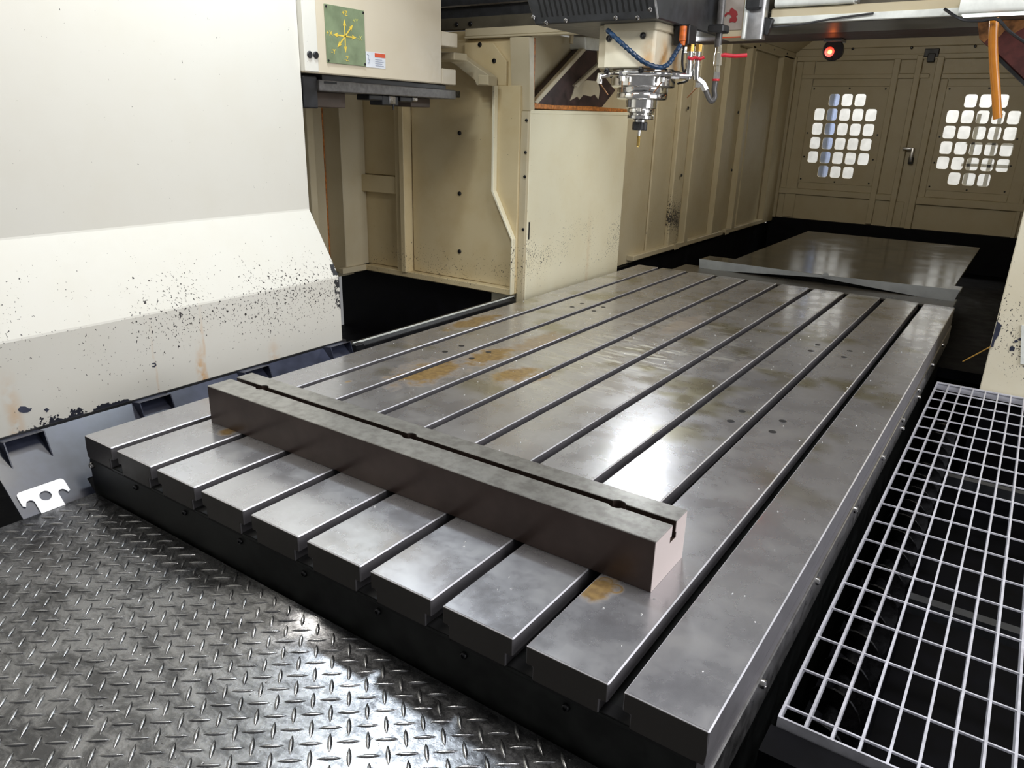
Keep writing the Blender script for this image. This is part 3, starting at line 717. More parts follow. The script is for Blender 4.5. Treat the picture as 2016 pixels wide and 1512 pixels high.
for i in range(-22, 20):
    for j in range(-18, 34):
        for kx, (ox, oy, a) in enumerate(((0, 0, math.radians(39)), (0.0228, -0.0206-0.0012, math.radians(-45)))):
            x = 0.816 + 0.0455*i + ox; y = -0.057 - 0.0024*i - 0.0411*j + oy
            if -0.112 < x < 1.60 and -1.40 < y < -0.014: lugs.append((x, y, a))
def vis(q):
    d = Vector((q[0], q[1], -0.16)) - CAM; z = d.dot(_f)
    if z < 0.05: return None
    px, py = 1008+FPX*d.dot(_r)/z, 756-FPX*d.dot(_u)/z
    return z if (-20 < px < 2036 and py < 1530) else None
inview = sorted([(vis(q), q) for q in lugs if vis(q)], key=lambda t_: t_[0])
near = [q for _, q in inview[:300]]; nearset = set(near)
one = bpy.data.meshes.new('lug'); one.from_pydata(lv, [], lf); one.materials.append(M_tread); one.polygons.foreach_set('use_smooth', [True]*len(lf))
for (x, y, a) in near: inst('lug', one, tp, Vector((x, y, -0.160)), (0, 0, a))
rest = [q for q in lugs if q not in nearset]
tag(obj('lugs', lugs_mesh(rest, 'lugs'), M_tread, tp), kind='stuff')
struct('trim_step', B().box(-0.12, 1.58, -1.45, 0.0, -0.9, -0.173), M_pit)

# ================================================================== GRATING
GZ = -0.160; GX0, GY0, GY1 = 1.540, 0.276, 2.467; NB = 15
gt = thing('floor_grating', (1.83, 1.37, GZ-0.03), 'galvanized bar grating walkway beside the table on the right', 'grating')
bar_l = B().box(-0.0022, 0.0022, GY0, GY1, -0.022, 0.0); me_l = bar_l.mesh('bearing_bar', M_galv)
me_l.transform(Matrix.Translation((0, -(GY0+GY1)/2, 0)))
for k in range(NB): inst('bearing_bar', me_l, gt, Vector((GX0+0.0417*k, (GY0+GY1)/2, GZ)))
me_c = B().box(GX0, GX0+0.0417*(NB-1), -0.0017, 0.0017, -0.0045, -0.0004).mesh('cross_rod', M_galv)
me_c.transform(Matrix.Translation((-(GX0+0.0417*(NB-1)/2), 0, 0)))
for k in range(20): inst('cross_rod', me_c, gt, Vector((GX0+0.0417*(NB-1)/2, 0.307+0.1135*k, GZ)))
for Y in (GY0-0.002, GY1+0.002): obj('end_bar', B().box(GX0-0.002, GX0+0.0417*(NB-1)+0.002, Y-0.002, Y+0.002, GZ-0.03, GZ), M_galv, gt)
struct('trim_pit_edge', B().box(1.53, 2.4, 0.20, 0.268, -0.9, -0.178), M_pit)
struct('trim_ledge', B().box(1.66, 2.4, 1.02, 1.05, -0.34, -0.30), M_cover)
struct('trim_ledge_rear', B().box(1.66, 2.4, 1.86, 1.89, -0.34, -0.30), M_cover)
struct('floor_pit', B().box(1.51, 2.42, 0.27, 2.49, -0.62, -0.60), M_pit)
struct('baseboard_right', B().box(2.42, 2.48, 0.25, 2.49, -0.9, -0.175), M_pit)
# chip auger below the first cells
ag = thing('chip_auger', (1.60, 1.3, -0.9), 'steel chip screw conveyor in the dark pit under the grating', 'conveyor')
obj('shaft', B().tube([(1.595, 0.28, -0.335), (1.595, 2.45, -0.335)], 0.018, 14), M_bolt, ag, 0, True)
hv, hf = [], []; turns, per = 19, 18
for k in range(turns*per+1):
    a = 2*math.pi*k/per; yy = 0.30 + 2.1*k/(turns*per)
    for dy in (0.0, 0.006):
        for r in (0.017, 0.055): hv.append((1.595+r*math.cos(a), yy+dy, -0.335+r*math.sin(a)))
for k in range(turns*per):
    i = 4*k; j = i+4
    hf += [[i, i+1, j+1, j], [i+2, j+2, j+3, i+3], [i+1, i+3, j+3, j+1], [i, j, j+2, i+2]]
bh = B(); bh.v = hv; bh.f = hf; obj('flight', bh, M_bolt, ag, 0, True)
obj('trough', B().prism([(1.535, -0.9), (1.535, -0.40), (1.56, -0.42), (1.63, -0.42), (1.655, -0.40), (1.655, -0.9)], 'y', 0.28, 2.46), M_pit, ag)

# ================================================================== REAR WAY COVER
wc = thing('way_cover', (0.82, 4.2, -0.05), 'dark glossy sheet way cover with a grey front lip behind the table', 'cover')
YL = 3.40
def XZ(px, py, y=YL):
    p = at(px, py, 'Y', y); return (p.x, p.z)
tl_, tm_, tr_ = XZ(1377, 509.5), XZ(1615, 541), XZ(1890, 571)
zs_ = tm_[1]
sl, sr = at(1439, 513, 'Z', zs_), at(1905, 525, 'Z', zs_)
obj('sheet', B().box(sl.x, sr.x, YL+0.16, 5.25, zs_-0.012, zs_), M_sheet, wc, 0.002)
obj('sheet_step', B().box(tl_[0], tr_[0], YL+0.004, YL+0.16, zs_-0.010, zs_+0.002), M_sheet, wc, 0.001)
M_lip = plain('grey_lip', (0.34, 0.36, 0.37), 0.4, 0.6, 0.1, 12)
obj('front_lip', B().prism([tl_, tm_, XZ(1612, 546), XZ(1377, 530.5)], 'y', YL, YL+0.004), M_lip, wc)
obj('front_lip', B().prism([tm_, tr_, XZ(1876, 597), XZ(1612, 546)], 'y', YL, YL+0.004), M_lip, wc)
obj('tab', B().prism([XZ(1616, 543), XZ(1634, 545), XZ(1630, 537.5), XZ(1624, 537)], 'y', YL-0.006, YL-0.001), M_lip, wc)
obj('bracket', B().box(0.28, 1.44, 3.46, 3.56, -0.30, zs_-0.013), M_dark, wc)
obj('apron_strip', B().box(0.06, 1.49, 3.22, 3.455, -0.014, -0.006), plain('brown_sheet', (0.16, 0.145, 0.12), 0.3, 0.8, 0.2, 9), wc)

# ================================================================== AXIS SIGN CABINET AND TOOL CARRIAGE
CX = -0.418
M_cab = paint('cabinet_paint', (0.54, 0.475, 0.355), rough=0.42, dirt=0.25)
cb = thing('side_cabinet', (-0.46, 1.43, 0.914), 'cream sheet-metal cabinet on the left wall carrying the axis sign', 'cabinet')
obj('body', B().box(-0.85, CX, 1.029, 1.752, 0.914, 2.05), M_cab, cb, 0.004)
obj('corner_cover', B().box(CX-0.03, CX+0.003, 1.0285, 1.089, 0.917, 2.05), M_wall, cb, 0.003)
cap = B().lathe(0, 0, [(0.0115, 0), (0.0115, 0.003), (0.009, 0.005), (0.0002, 0.005)], 18).mesh('cap', M_black, smooth=True)
for px, py in [(609.5, 107.5), (621.5, 108.5)]: inst('screw_cap', cap, cb, at(px, py, 'X', CX+0.003), RX)
obj('bottom_flange', B().box(-0.62, CX, 1.752, 1.845, 0.914, 0.975), M_cab, cb, 0.003)
obj('side_flange', B().box(-0.62, CX-0.002, 1.752, 1.858, 1.06, 1.115), M_cab, cb, 0.003)
sg = obj('sign_plate', B().box(CX, CX+0.004, 1.126, 1.313, 0.951, 1.136), M_sign, cb, 0.001)
for (yy, zz) in [(1.132, 1.129), (1.307, 1.129), (1.132, 0.958), (1.307, 0.958)]:
    inst('bolt', BOLT_S, sg, Vector((CX+0.003, yy, zz)), RX).scale = (0.6, 0.6, 0.6)
def arrow2(b, p, q, w, hw, hl, x0, x1):
    p = Vector(p); q = Vector(q); d = (q-p).normalized(); n = Vector((-d.y, d.x))
    pts = [p, p+d*hl+n*hw, p+d*hl*0.85+n*w, q-d*hl*0.85+n*w, q-d*hl+n*hw, q, q-d*hl-n*hw, q-d*hl*0.85-n*w, p+d*hl*0.85-n*w, p+d*hl-n*hw]
    return b.prism([tuple(v) for v in pts], 'x', x0, x1)
def SG(px, py):
    p = at(px, py, 'X', CX+0.004); return (p.y, p.z)
zf = lambda x, y: (580+x/10.08, y/10.08)
for (a, c) in [((985, 380), (1012, 1050)), ((765, 685), (1225, 750)), ((1158, 492), (850, 940))]:
    obj('arrow', arrow2(B(), SG(*zf(*a)), SG(*zf(*c)), 0.0022, 0.0075, 0.022, CX+0.004, CX+0.0048), M_yellow, sg)
def text(s, y, z, size, mat, parent, nm='lettering'):
    cu = bpy.data.curves.new('t', 'FONT'); cu.body = s; cu.size = size; cu.extrude = 0.0003; cu.align_x = 'CENTER'; cu.align_y = 'CENTER'
    to = bpy.data.objects.new('t', cu); COL.objects.link(to)
    me = bpy.data.meshes.new_from_object(to.evaluated_get(bpy.context.evaluated_depsgraph_get()))
    bpy.data.objects.remove(to)
    me.transform(Matrix(((0, 0, 1, CX+0.0045), (1, 0, 0, y), (0, 1, 0, z), (0, 0, 0, 1))))
    me.materials.clear(); me.materials.append(mat); me.name = nm
    return obj(nm, me, mat, parent)
for (s, x, y) in [('+Z', 990, 265), ('+Y', 1205, 425), ('+X', 690, 660), ('-X', 1290, 762), ('-Y', 770, 1030), ('-Z', 1030, 1170)]:
    yz = SG(*zf(x, y)); text(s, yz[0], yz[1], 0.0225, M_paleyellow if s in ('+Y', '-X') else M_yellow, sg)
st = obj('sticker', B().box(CX, CX+0.0012, 1.316, 1.418, 0.950, 1.003), M_sticker, cb)
obj('red_band', B().box(CX+0.001, CX+0.0020, 1.362, 1.417, 0.987, 1.001), M_stickred, st)
for k in range(4): obj('print_line', B().box(CX+0.001, CX+0.0018, 1.364, 1.408-0.008*(k % 2), 0.957+0.007*k, 0.959+0.007*k), M_print, st)
obj('pictogram', B().tube(smooth_path([(CX+0.0015, 1.322, 0.994), (CX+0.0015, 1.331, 0.990), (CX+0.0015, 1.328, 0.980), (CX+0.0015, 1.334, 0.972), (CX+0.0015, 1.326, 0.964)], 4), 0.0012, 5), M_print, st)

tc = thing('tool_carriage', (-0.46, 1.48, 0.82), 'grey-black tool changer carriage slung under the cream cabinet', 'carriage')
obj('beam', B().box(-0.60, CX-0.012, 1.10, 1.86, 0.858, 0.895), M_hosegrey, tc, 0.003)
obj('end_block', B().box(-0.60, CX-0.02, 1.035, 1.098, 0.80, 0.905), M_black, tc, 0.004)
obj('top_rail', B().box(-0.58, CX-0.02, 1.12, 1.80, 0.896, 0.913), M_black, tc)
obj('end_cap', B().box(-0.50, CX-0.016, 1.862, 1.895, 0.866, 0.893), M_bolt, tc, 0.003)
obj('slot', B().box(CX-0.013, CX-0.011, 1.12, 1.18, 0.884, 0.891), M_dark, tc)
for (y0, y1, z0, m) in [(1.36, 1.43, 0.838, M_black), (1.43, 1.52, 0.822, M_black), (1.465, 1.50, 0.826, M_steelbolt), (1.53, 1.60, 0.838, M_black), (1.60, 1.63, 0.842, M_steelbolt)]:
    obj('clip', B().box(-0.52, CX-0.03+0.004*(m is M_steelbolt), y0, y1, z0, 0.858), m, tc, 0.003)
for (y0, y1, z0) in [(1.125, 1.285, 0.806), (1.65, 1.77, 0.822)]: obj('bracket', B().box(-0.60, -0.50, y0, y1, z0, 0.858), plain('brown_bracket', (0.06, 0.042, 0.03), 0.55), tc, 0.002)
obj('finger', B().tube([(-0.45, 1.49, 0.83), (-0.45, 1.49, 0.806)], [0.006, 0.002], 8), M_black, tc)
# folded guide arm beside the cabinet
ga = thing('guide_arm', (-0.45, 2.0, 0.92), 'folded cream guide arm stepping down beside the side cabinet', 'guide arm')
def AP_(l, y): return [(at(x, yy, 'Y', y).x, at(x, yy, 'Y', y).z) for x, yy in l]
obj('arm', B().prism(AP_([(868, 101), (902, 106), (965, 150), (965, 168), (938, 168), (934, 158), (896, 128), (868, 112)], 2.03), 'y', 2.03, 2.085), M_cream, ga, 0.003)
obj('arm_end', B().prism(AP_([(941, 147), (961, 148), (961, 168), (941, 167)], 1.97), 'y', 1.97, 2.03), M_cream, ga, 0.003)
obj('arm_bracket', B().box(-0.60, -0.44, 1.86, 1.95, 1.015, 1.045), M_cream, ga, 0.003)

# ================================================================== SPINDLE HEAD
SA = Vector((0.495, 1.75, 0)); RT = Vector((0.903, 0.4297, 0)); TO = Vector((0.4297, -0.903, 0))
sh = thing('spindle_head', (0.495, 1.75, 0.70), 'milling spindle head with black louvred cover hanging over the table', 'spindle head')
# black hood, front face leaning back towards its lower edge
vs = [(0.150, 1.45, 1.255), (0.622, 1.45, 1.255), (0.622, 2.08, 1.255), (0.150, 2.08, 1.255), (0.165, 1.550, 1.090), (0.622, 1.550, 1.090), (0.622, 2.08, 1.090), (0.165, 2.08, 1.090)]
b = B()._add(vs, [(0, 1, 2, 3), (7, 6, 5, 4), (0, 4, 5, 1), (1, 5, 6, 2), (2, 6, 7, 3), (3, 7, 4, 0)])
hood = obj('motor_cover', b, M_cover, sh, 0.004)
fn = Vector((0, -0.855, -0.518)); fd = Vector((0, 0.1, -0.165)).normalized()
for k in range(20):
    x = 0.20 + k*0.0205; p0 = Vector((x, 1.45, 1.255)); b = B()
    vs = [p0 + fd*s + fn*h + Vector((dx, 0, 0)) for h in (-0.002, 0.0006) for dx in (0, 0.0068) for s in (0.0, 0.168)]
    b._add(vs, [(0, 2, 3, 1), (4, 5, 7, 6), (0, 1, 5, 4), (2, 6, 7, 3), (0, 4, 6, 2), (1, 3, 7, 5)]); obj('louvre', b, M_dark, hood)
for (px, py) in [(1051, 33), (1076, 44), (1115, 39), (1213, 34), (1256, 34), (1281, 18)]:
    d = (at(px, py, 'Y', 1.6)-CAM); p0 = Vector((0.3, 1.55, 1.09)); tt = (p0-CAM).dot(fn)/d.dot(fn); p = CAM + d*tt
    o = inst('bolt', BOLT_ST, hood, p); o.rotation_euler = fn.to_track_quat('Z', 'Y').to_euler()
obj('corner_trim', B().tube([(0.623, 1.449, 1.255), (0.623, 1.549, 1.090)], 0.0035, 6), M_alu, hood)
hs = obj('housing', B().prism([(0.405, 1.62), (0.582, 1.62), (0.587, 1.63), (0.587, 1.85), (0.56, 1.88), (0.405, 1.88)], 'z', 0.955, 1.092), paint('housing_paint', (0.66, 0.61, 0.47), rough=0.35, dirt=0.6, streaks=[('x', 0.565, 0.035, 0.93, 1.08, 1.0), ('y', 1.70, 0.04, 0.98, 1.07, 1.0), ('y', 1.80, 0.03, 0.97, 1.07, 0.8)]), sh, 0.003)
obj('housing_top', B().prism([(0.400, 1.612), (0.590, 1.612), (0.596, 1.63), (0.596, 1.90), (0.400, 1.90)], 'z', 1.066, 1.091), M_casting, hs, 0.003)
obj('back_plate', B().box(0.375, 0.405, 1.63, 2.08, 0.955, 1.09), M_casting, hs, 0.003)
for (px, py) in [(1195, 140), (1266, 70), (1262, 138), (1199, 76)]:
    inst('bolt', BOLT_M, hs, at(px, py, 'Y', 1.619), RYN)
nz = obj('nose', B().lathe(SA.x, SA.y, [(0.105, 0.956), (0.110, 0.950), (0.110, 0.902), (0.104, 0.897), (0.088, 0.896), (0.088, 0.880), (0.0865, 0.878), (0.088, 0.876), (0.088, 0.863), (0.082, 0.858), (0.054, 0.857), (0.054, 0.832), (0.05, 0.829)], 48), M_chrome, sh, 0, True)
th_ = obj('tool_holder', B().lathe(SA.x, SA.y, [(0.046, 0.829), (0.0475, 0.827), (0.0475, 0.816), (0.040, 0.813), (0.040, 0.809), (0.0475, 0.806), (0.0475, 0.796), (0.044, 0.794), (0.022, 0.792), (0.022, 0.784), (0.020, 0.782)], 40), M_chrome, sh, 0, True)
obj('drive_key', B().box(SA.x+0.01, SA.x+0.026, SA.y-0.056, SA.y-0.04, 0.818, 0.832), M_chrome, th_, 0.002)
nut = []
for k in range(24):
    a = 2*math.pi*k/24; r = 0.0275 if (k//2) % 2 == 0 else 0.0235; nut.append((SA.x+r*math.cos(a), SA.y+r*math.sin(a)))
obj('collet_nut', B().prism(nut, 'z', 0.757, 0.785), M_black, th_, 0.002)
tl = obj('cutting_tool', B().lathe(SA.x, SA.y, [(0.0055, 0.76), (0.0055, 0.738)], 16), M_chrome, sh, 0, True)
fl_ = []
for k in range(13):
    z = 0.738 - 0.038*k/12; fl_.append((0.0058 if k < 12 else 0.003, z))
obj('cutter_flutes', B().lathe(SA.x, SA.y, fl_, 7), M_gold, tl)
# coolant ring with nozzles
def Q(s, z, f=0.0): return SA + RT*s + TO*f + Vector((0, 0, z))
cr = obj('coolant_ring', B().tube([SA + Vector((0.128*math.cos(a), 0.128*math.sin(a), 0.938)) for a in [math.radians(-62-160+8*k) for k in range(34)]], 0.0085, 10), M_chrome, sh, 0, True)
obj('ring_tail', B().tube([Q(0.112, 0.936, 0.06), Q(0.156, 0.936, 0.05), Q(0.158, 0.955, 0.045)], 0.011, 10), M_chrome, cr, 0, True)
obj('ring_end', B().tube([Q(-0.118, 0.937, 0.055), Q(-0.150, 0.931, 0.07), Q(-0.150, 0.910, 0.07)], 0.011, 10), M_chrome, cr, 0, True)
for (s, f) in [(-0.075, 0.105), (0.062, 0.113), (0.098, 0.086), (0.112, 0.07)]:
    obj('ring_fitting', B().tube([Q(s-0.007, 0.937, f), Q(s+0.007, 0.937, f)], 0.0125, 6), M_steel, cr)
for (a, c, f) in [((-0.148, 0.908), (-0.117, 0.870), 0.075), ((0.183, 0.903), (0.153, 0.867), 0.06), ((-0.070, 0.916), (-0.069, 0.879), 0.118), ((0.062, 0.914), (0.037, 0.877), 0.118)]:
    nzl = obj('nozzle', B().tube([Q(a[0], a[1], f), Q(c[0], c[1], f-0.01)], [0.0026, 0.0022], 8), M_copper, cr, 0, True)
    obj('nozzle_nut', B().tube([Q(a[0], a[1]+0.012, f), Q(a[0], a[1]-0.003, f)], 0.009, 6), M_chrome, nzl)
# blue segmented hose loop across the housing
hp_ = smooth_path([Q(-0.131, 1.068, 0.125), Q(-0.084, 1.029, 0.150), Q(-0.045, 0.998, 0.165), Q(-0.001, 0.968, 0.170), Q(0.048, 0.954, 0.160), Q(0.077, 0.966, 0.14), Q(0.096, 0.999, 0.11), Q(0.113, 1.030, 0.085)], 6)
obj('blue_hose', B().tube(hp_, [0.0088 if i % 2 else 0.0068 for i in range(len(hp_))], 10), M_bluehose, sh, 0, False)
of = obj('orange_fitting', B().tube([Q(0.119, 1.028, 0.085), Q(0.119, 1.040, 0.085), Q(0.118, 1.041, 0.085), Q(0.117, 1.085, 0.083)], [0.009, 0.009, 0.012, 0.012], 10), M_orangefit, sh, 0, True)
# valve block and twin ball valves
vb = obj('valve_block', B().box(*[c for c in (0.600, 0.655, 1.735, 1.80, 1.030, 1.092)]), M_black, sh, 0.003)
for (s, m, hm) in [(0.148, M_brass, True), (0.174, M_brass, False)]:
    bv = obj('ball_valve', B().tube([Q(s, 1.034, 0.05), Q(s, 1.012, 0.05)], 0.0125, 6), m, sh)
    obj('valve_body', B().tube([Q(s, 1.012, 0.05), Q(s, 0.975, 0.05), Q(s, 0.974, 0.05), Q(s, 0.945, 0.05), Q(s+0.003, 0.925, 0.05)], [0.011, 0.011, 0.013, 0.013, 0.010], 10), M_chrome, bv, 0, True)
    obj('valve_handle', B().tube([Q(s-0.006, 0.992, 0.066), Q(s+0.008, 0.988, 0.070), Q(s+0.020, 0.994, 0.068)], 0.0055, 8), M_redplastic, bv, 0, True)
# stand pipe with lever valve and braided loop
pv = obj('stand_pipe', B().tube([Q(0.236, 1.255, 0.02), Q(0.240, 1.03, 0.02)], 0.012, 12), M_hosegrey, sh, 0, True)
obj('pipe_clamp', B().box(0.690, 0.745, 1.80, 1.86, 1.072, 1.096), M_black, pv, 0.004)
obj('clamp_band', B().tube([Q(0.238, 1.090, 0.02), Q(0.238, 1.080, 0.02)], 0.018, 12), M_lampwhite, pv, 0, True)
lvv = obj('lever_valve', B().tube([Q(0.243, 1.035, 0.02), Q(0.244, 1.012, 0.02), Q(0.244, 1.011, 0.02), Q(0.245, 0.972, 0.02), Q(0.245, 0.971, 0.02), Q(0.246, 0.952, 0.02)], [0.011, 0.011, 0.014, 0.014, 0.010, 0.010], 8), plain('nickel', (0.66, 0.62, 0.50), 0.25, 0.9), sh, 0, True)
obj('lever', B().box(0, 1, 0, 1, 0, 1), M_redplastic, lvv) if False else None
lp0, lp1 = Q(0.262, 1.005, 0.025), Q(0.338, 1.006, 0.015)
obj('lever', B().tube([Q(0.252, 1.003, 0.027), lp0, lp0+(lp1-lp0)*0.5+Vector((0, 0, -0.003)), lp1], [0.004, 0.0075, 0.0065, 0.007], 8), M_redplastic, lvv, 0, True)
obj('coupling', B().tube([Q(0.246, 0.952, 0.02), Q(0.245, 0.928, 0.02)], 0.012, 6), M_chrome, lvv)
obj('red_ring', B().tube([Q(0.245, 0.930, 0.02), Q(0.245, 0.924, 0.02)], 0.0125, 10), M_redplastic, lvv, 0, True)
lo = smooth_path([Q(0.244, 0.922, 0.02), Q(0.243, 0.895, 0.02), Q(0.247, 0.872, 0.02), Q(0.238, 0.859, 0.022), Q(0.224, 0.874, 0.03), Q(0.205, 0.908, 0.04), Q(0.187, 0.926, 0.048)], 6)
obj('braided_loop', B().tube(lo, 0.0095, 12), M_hosegrey, sh, 0, True)
obj('loop_fitting', B().tube([Q(0.212, 0.895, 0.036), Q(0.200, 0.914, 0.042), Q(0.180, 0.927, 0.05)], 0.0125, 6), M_steel, sh)
obj('cable', B().tube(smooth_path([Q(0.130, 1.06, 0.06), Q(0.124, 1.0, 0.06), Q(0.130, 0.955, 0.06), Q(0.150, 0.925, 0.02), Q(0.12, 0.915, -0.02)], 5), 0.004, 7), M_black, sh, 0, True)
# box with the red mark on the beam, right of the head
jb = thing('junction_box', (0.74, 2.03, 1.07), 'small cream box with a red mark on the crossbeam beside the spindle', 'box')
bx = obj('body', B().box(0.655, 0.742, 2.005, 2.122, 1.075, 1.30), M_cream, jb, 0.003)
obj('mark_plate', B().box(0.660, 0.735, 2.002, 2.006, 1.100, 1.20), M_greyplate, bx)
mk = [(1180, 205), (1215, 165), (1250, 160), (1262, 120), (1285, 100), (1315, 125), (1350, 150), (1362, 195), (1340, 215), (1355, 260), (1330, 300), (1290, 290), (1250, 300), (1255, 250), (1285, 225), (1262, 195), (1225, 190), (1195, 225)]
mk = [at(1250+x/6.72, y/6.72, 'Y', 2.0015) for x, y in mk]
obj('red_mark', B().prism([(p.x, p.z) for p in mk], 'y', 2.0005, 2.0022), M_redmark, bx)
obj('sealant_line', B().box(0.655, 0.735, 2.003, 2.006, 1.075, 1.079), M_stickred, bx)
obj('profile', B().prism(rounded(0.064, 0.05, 0.01, 3, 0.777, 2.03), 'z', 1.068, 1.30), M_alu, jb, 0, True)
obj('profile_edge', B().box(0.738, 0.750, 2.0, 2.06, 1.070, 1.30), M_lampwhite, jb, 0.003)
obj('clamp', B().box(0.745, 0.800, 1.985, 2.005, 1.16, 1.20), M_black, jb, 0.006)

# ================================================================== LAMPS, HOSES, CABLES
lf1 = thing('beam_lamp', (1.55, 2.04, 1.10), 'white rounded lamp housing under the crossbeam at top right', 'lamp', 'beam lamps')
obj('housing', B().prism(rounded(0.07, 0.052, 0.012, 3, 2.035, 1.142), 'x', 1.40, 1.90), M_lampwhite, lf1, 0, True)
obj('lens', B().box(1.41, 1.89, 2.012, 2.058, 1.1125, 1.1165), M_lens, lf1)
lf2 = thing('beam_lamp', (0.95, 2.04, 1.17), 'cream lamp housing on top of the cable tray beside the box', 'lamp', 'beam lamps')
obj('housing', B().prism(rounded(0.07, 0.06, 0.012, 3, 2.07, 1.20), 'x', 0.83, 1.085), M_lampwhite, lf2, 0, True)
obj('end_clip', B().box(1.085, 1.095, 2.05, 2.09, 1.175, 1.215), M_alu, lf2)
lf3 = thing('beam_lamp', (0.22, 2.66, 1.09), 'small work lamp under the crossbeam hidden behind the spindle head', 'lamp', 'beam lamps')
obj('housing', B().prism(rounded(0.11, 0.04, 0.012, 3, 2.66, 1.108), 'x', 0.13, 0.31), M_lampwhite, lf3, 0, True)

be = thing('warning_beacon', (0.87, 2.69, 1.05), 'red lit warning beacon hanging under the crossbeam', 'beacon')
bp = at(1638, 101, 'Y', 2.69)
obj('bracket', B().box(bp.x-0.03, bp.x+0.04, 2.65, 2.735, 1.1165, 1.1285), M_hosegrey, be, 0.002)
obj('hanger', B().box(bp.x-0.012, bp.x+0.03, 2.68, 2.72, bp.z+0.02, 1.1175), M_black, be, 0.003)
def ball(c, r, n=14, sy=1.0):
    pr_ = [(max(0.0005, r*math.sin(math.pi*k/n)), c.z - r*math.cos(math.pi*k/n)) for k in range(n+1)]
    return B().lathe(c.x, c.y, pr_, 20)
dv = (CAM-bp).normalized()
obj('shell', B().tube([bp+Vector((0.004, 0, 0.004))+(-dv)*0.05, bp+Vector((0.004, 0, 0.004))-dv*0.03, bp+Vector((0.004, 0, 0.004))+dv*0.004, bp+Vector((0.004, 0, 0.004))+dv*0.012], [0.02, 0.038, 0.042, 0.038], 20), M_black, be, 0, True)
ln = obj('lens', ball(bp+dv*0.008+Vector((-0.010, 0, -0.002)), 0.020), M_redlens, be, 0, True)
obj('bulb', ball(bp+dv*0.026+Vector((-0.008, 0, -0.002)), 0.0075), M_hot, ln, 0, True)
obj('loop_wire', B().tube([bp+Vector((0.014, 0, 0))+_r*(0.030*math.cos(a))+Vector((0, 0, 0.030*math.sin(a))) for a in [math.radians(-120+20*k) for k in range(14)]], 0.005, 7), M_black, be, 0, True)

hs_p = [at(x, y, 'Y', 2.0) for x, y in [(1957, 36), (1955, 80), (1957, 130), (1961, 185), (1964, 234)]]
tag(obj('amber_hose', B().tube(smooth_path(hs_p, 6), 0.0125, 16), M_amber, None, 0, True), 'translucent amber hose hanging from the lamp at top right', 'hose')
cbp = [at(x, y, 'Y', 2.2) for x, y in [(1500, 52), (1560, 50), (1640, 38), (1700, 27), (1860, 22)]]
cbl = [Vector((p.x, 2.10 if i in (0,) else 2.12, p.z)) for i, p in enumerate(cbp)]
tag(obj('power_cable', B().tube(smooth_path([at(1497, 54, 'Y', 2.04), at(1560, 50, 'Y', 2.04), at(1640, 37, 'Y', 2.04), at(1720, 26, 'Y', 2.04)], 6), 0.0035, 7), M_black, None, 0, True), 'thin black cable sagging below the cable tray', 'cable')
tag(obj('power_cable', B().tube(smooth_path([at(1860, 18, 'Y', 2.03), at(1893, 38, 'Y', 1.975), at(1930, 41, 'Y', 1.97), at(1963, 38, 'Y', 1.97), at(1985, 60, 'Y', 1.97), at(2016, 82, 'Y', 1.975), at(2060, 105, 'Y', 1.975)], 6), 0.0045, 7), M_black, None, 0, True), 'black cable curling around the lamp above the amber hose', 'cable')
tag(obj('black_plug', B().prism(AP_([(1503, 33), (1522, 36), (1516, 55), (1509, 70), (1504, 68)], 2.02), 'y', 2.02, 2.045), M_black, None, 0.003), 'black plug hanging beside the grey lamp profile', 'plug')
tag(obj('thin_rod', B().tube([at(1895, 712, 'Y', 2.47), at(1951, 682, 'Y', 2.478)], 0.0022, 7), M_brass, None, 0, True), 'thin brown rod leaning against the right column', 'rod')

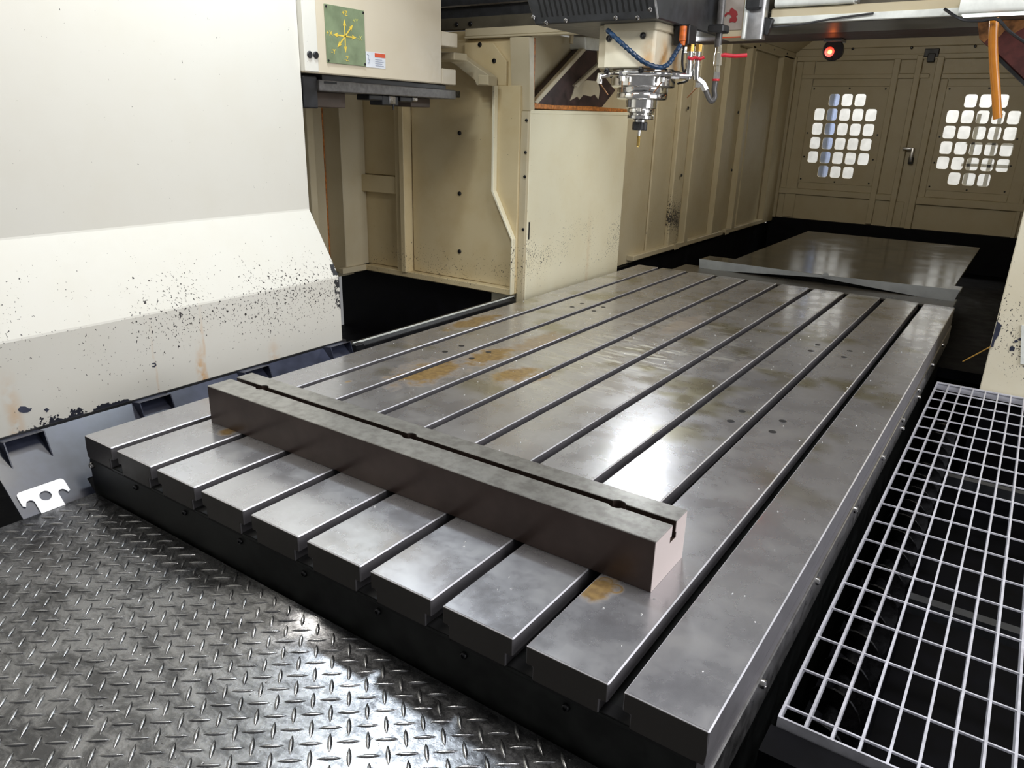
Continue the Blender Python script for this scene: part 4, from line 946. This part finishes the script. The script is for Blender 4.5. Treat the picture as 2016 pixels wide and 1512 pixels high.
# hall things seen through the rear windows
lk_ = thing('blue_locker', (-0.20, 7.6, -0.9), 'blue locker in the hall seen through the left rear window', 'locker')
obj('body', B().box(-0.20, -0.12, 7.4, 7.6, -0.9, 1.9), M_hallblue, lk_, 0.01)
rk = thing('added_window_grid', (1.2, 7.4, -0.9), 'added grey rack in the hall seen through the right rear window', 'grid')  # added in place of the outer perforated door plate
for k in range(3): obj('added_grid_post', B().box(1.12+0.16*k, 1.15+0.16*k, 7.3, 7.36, -0.9, 0.95), M_hallgrey, rk)
for k in range(4): obj('added_grid_bar', B().box(1.08, 1.7, 7.3, 7.5, 0.12+0.19*k, 0.145+0.19*k), M_hallgrey, rk)

# ================================================================== METAL CHIPS (countless)
M_chip = plain('bright_chip', (0.85, 0.85, 0.83), 0.35, 0.3, 0.1, 300)
def chips(name, n, gen, mat, parent=None):
    v, f = [], []
    for _ in range(n):
        p, r = gen(); a = random.uniform(0, 6.28); k = len(v); e = random.uniform(0.3, 1.0)
        for (dx, dy, dz) in ((-r, -r*e*.5, 0), (r, -r*e*.3, 0), (r*.6, r*e*.5, 0), (-r*.8, r*e*.4, 0), (0, 0, r*.7)):
            v.append((p[0]+dx*math.cos(a)-dy*math.sin(a), p[1]+dx*math.sin(a)+dy*math.cos(a), p[2]+dz))
        f += [[k, k+1, k+4], [k+1, k+2, k+4], [k+2, k+3, k+4], [k+3, k, k+4], [k+3, k+2, k+1, k]]
    me = bpy.data.meshes.new(name); me.from_pydata(v, [], f); me.materials.append(mat); return me
def g_table():
    while True:
        x, y = random.uniform(X0+.01, X1-.01), random.uniform(0.01, 2.6)**1.0
        if any(abs(x-P_*i) < SW/2+0.004 for i in range(9)): continue
        if BX0-.01 < x < BX1+.01 and BY0-.01 < y < BY1+.01: continue
        return (x, y, 0.0006), random.uniform(0.0010, 0.0028)
tag(obj('metal_chips', chips('chips', 260, g_table, M_chip), M_chip), 'tiny bright metal chips strewn over the steel table', 'metal chips', kind='stuff')
def g_plate(): return (random.uniform(-.1, 1.35), random.uniform(-.55, -.01), -0.1590), random.uniform(0.001, 0.0030)
tag(obj('metal_chips', chips('chips2', 90, g_plate, M_chip), M_chip), 'tiny bright metal chips strewn over the tread plate', 'metal chips', kind='stuff')
def g_alc(): return (random.uniform(-1.0, -.3), random.uniform(1.1, 2.0), -0.379), random.uniform(0.001, 0.003)
tag(obj('metal_chips', chips('chips3', 60, g_alc, M_chip), M_chip), 'tiny metal chips on the black alcove floor', 'metal chips', kind='stuff')

for o in bpy.data.objects:
    if '_o' in o: del o['_o']
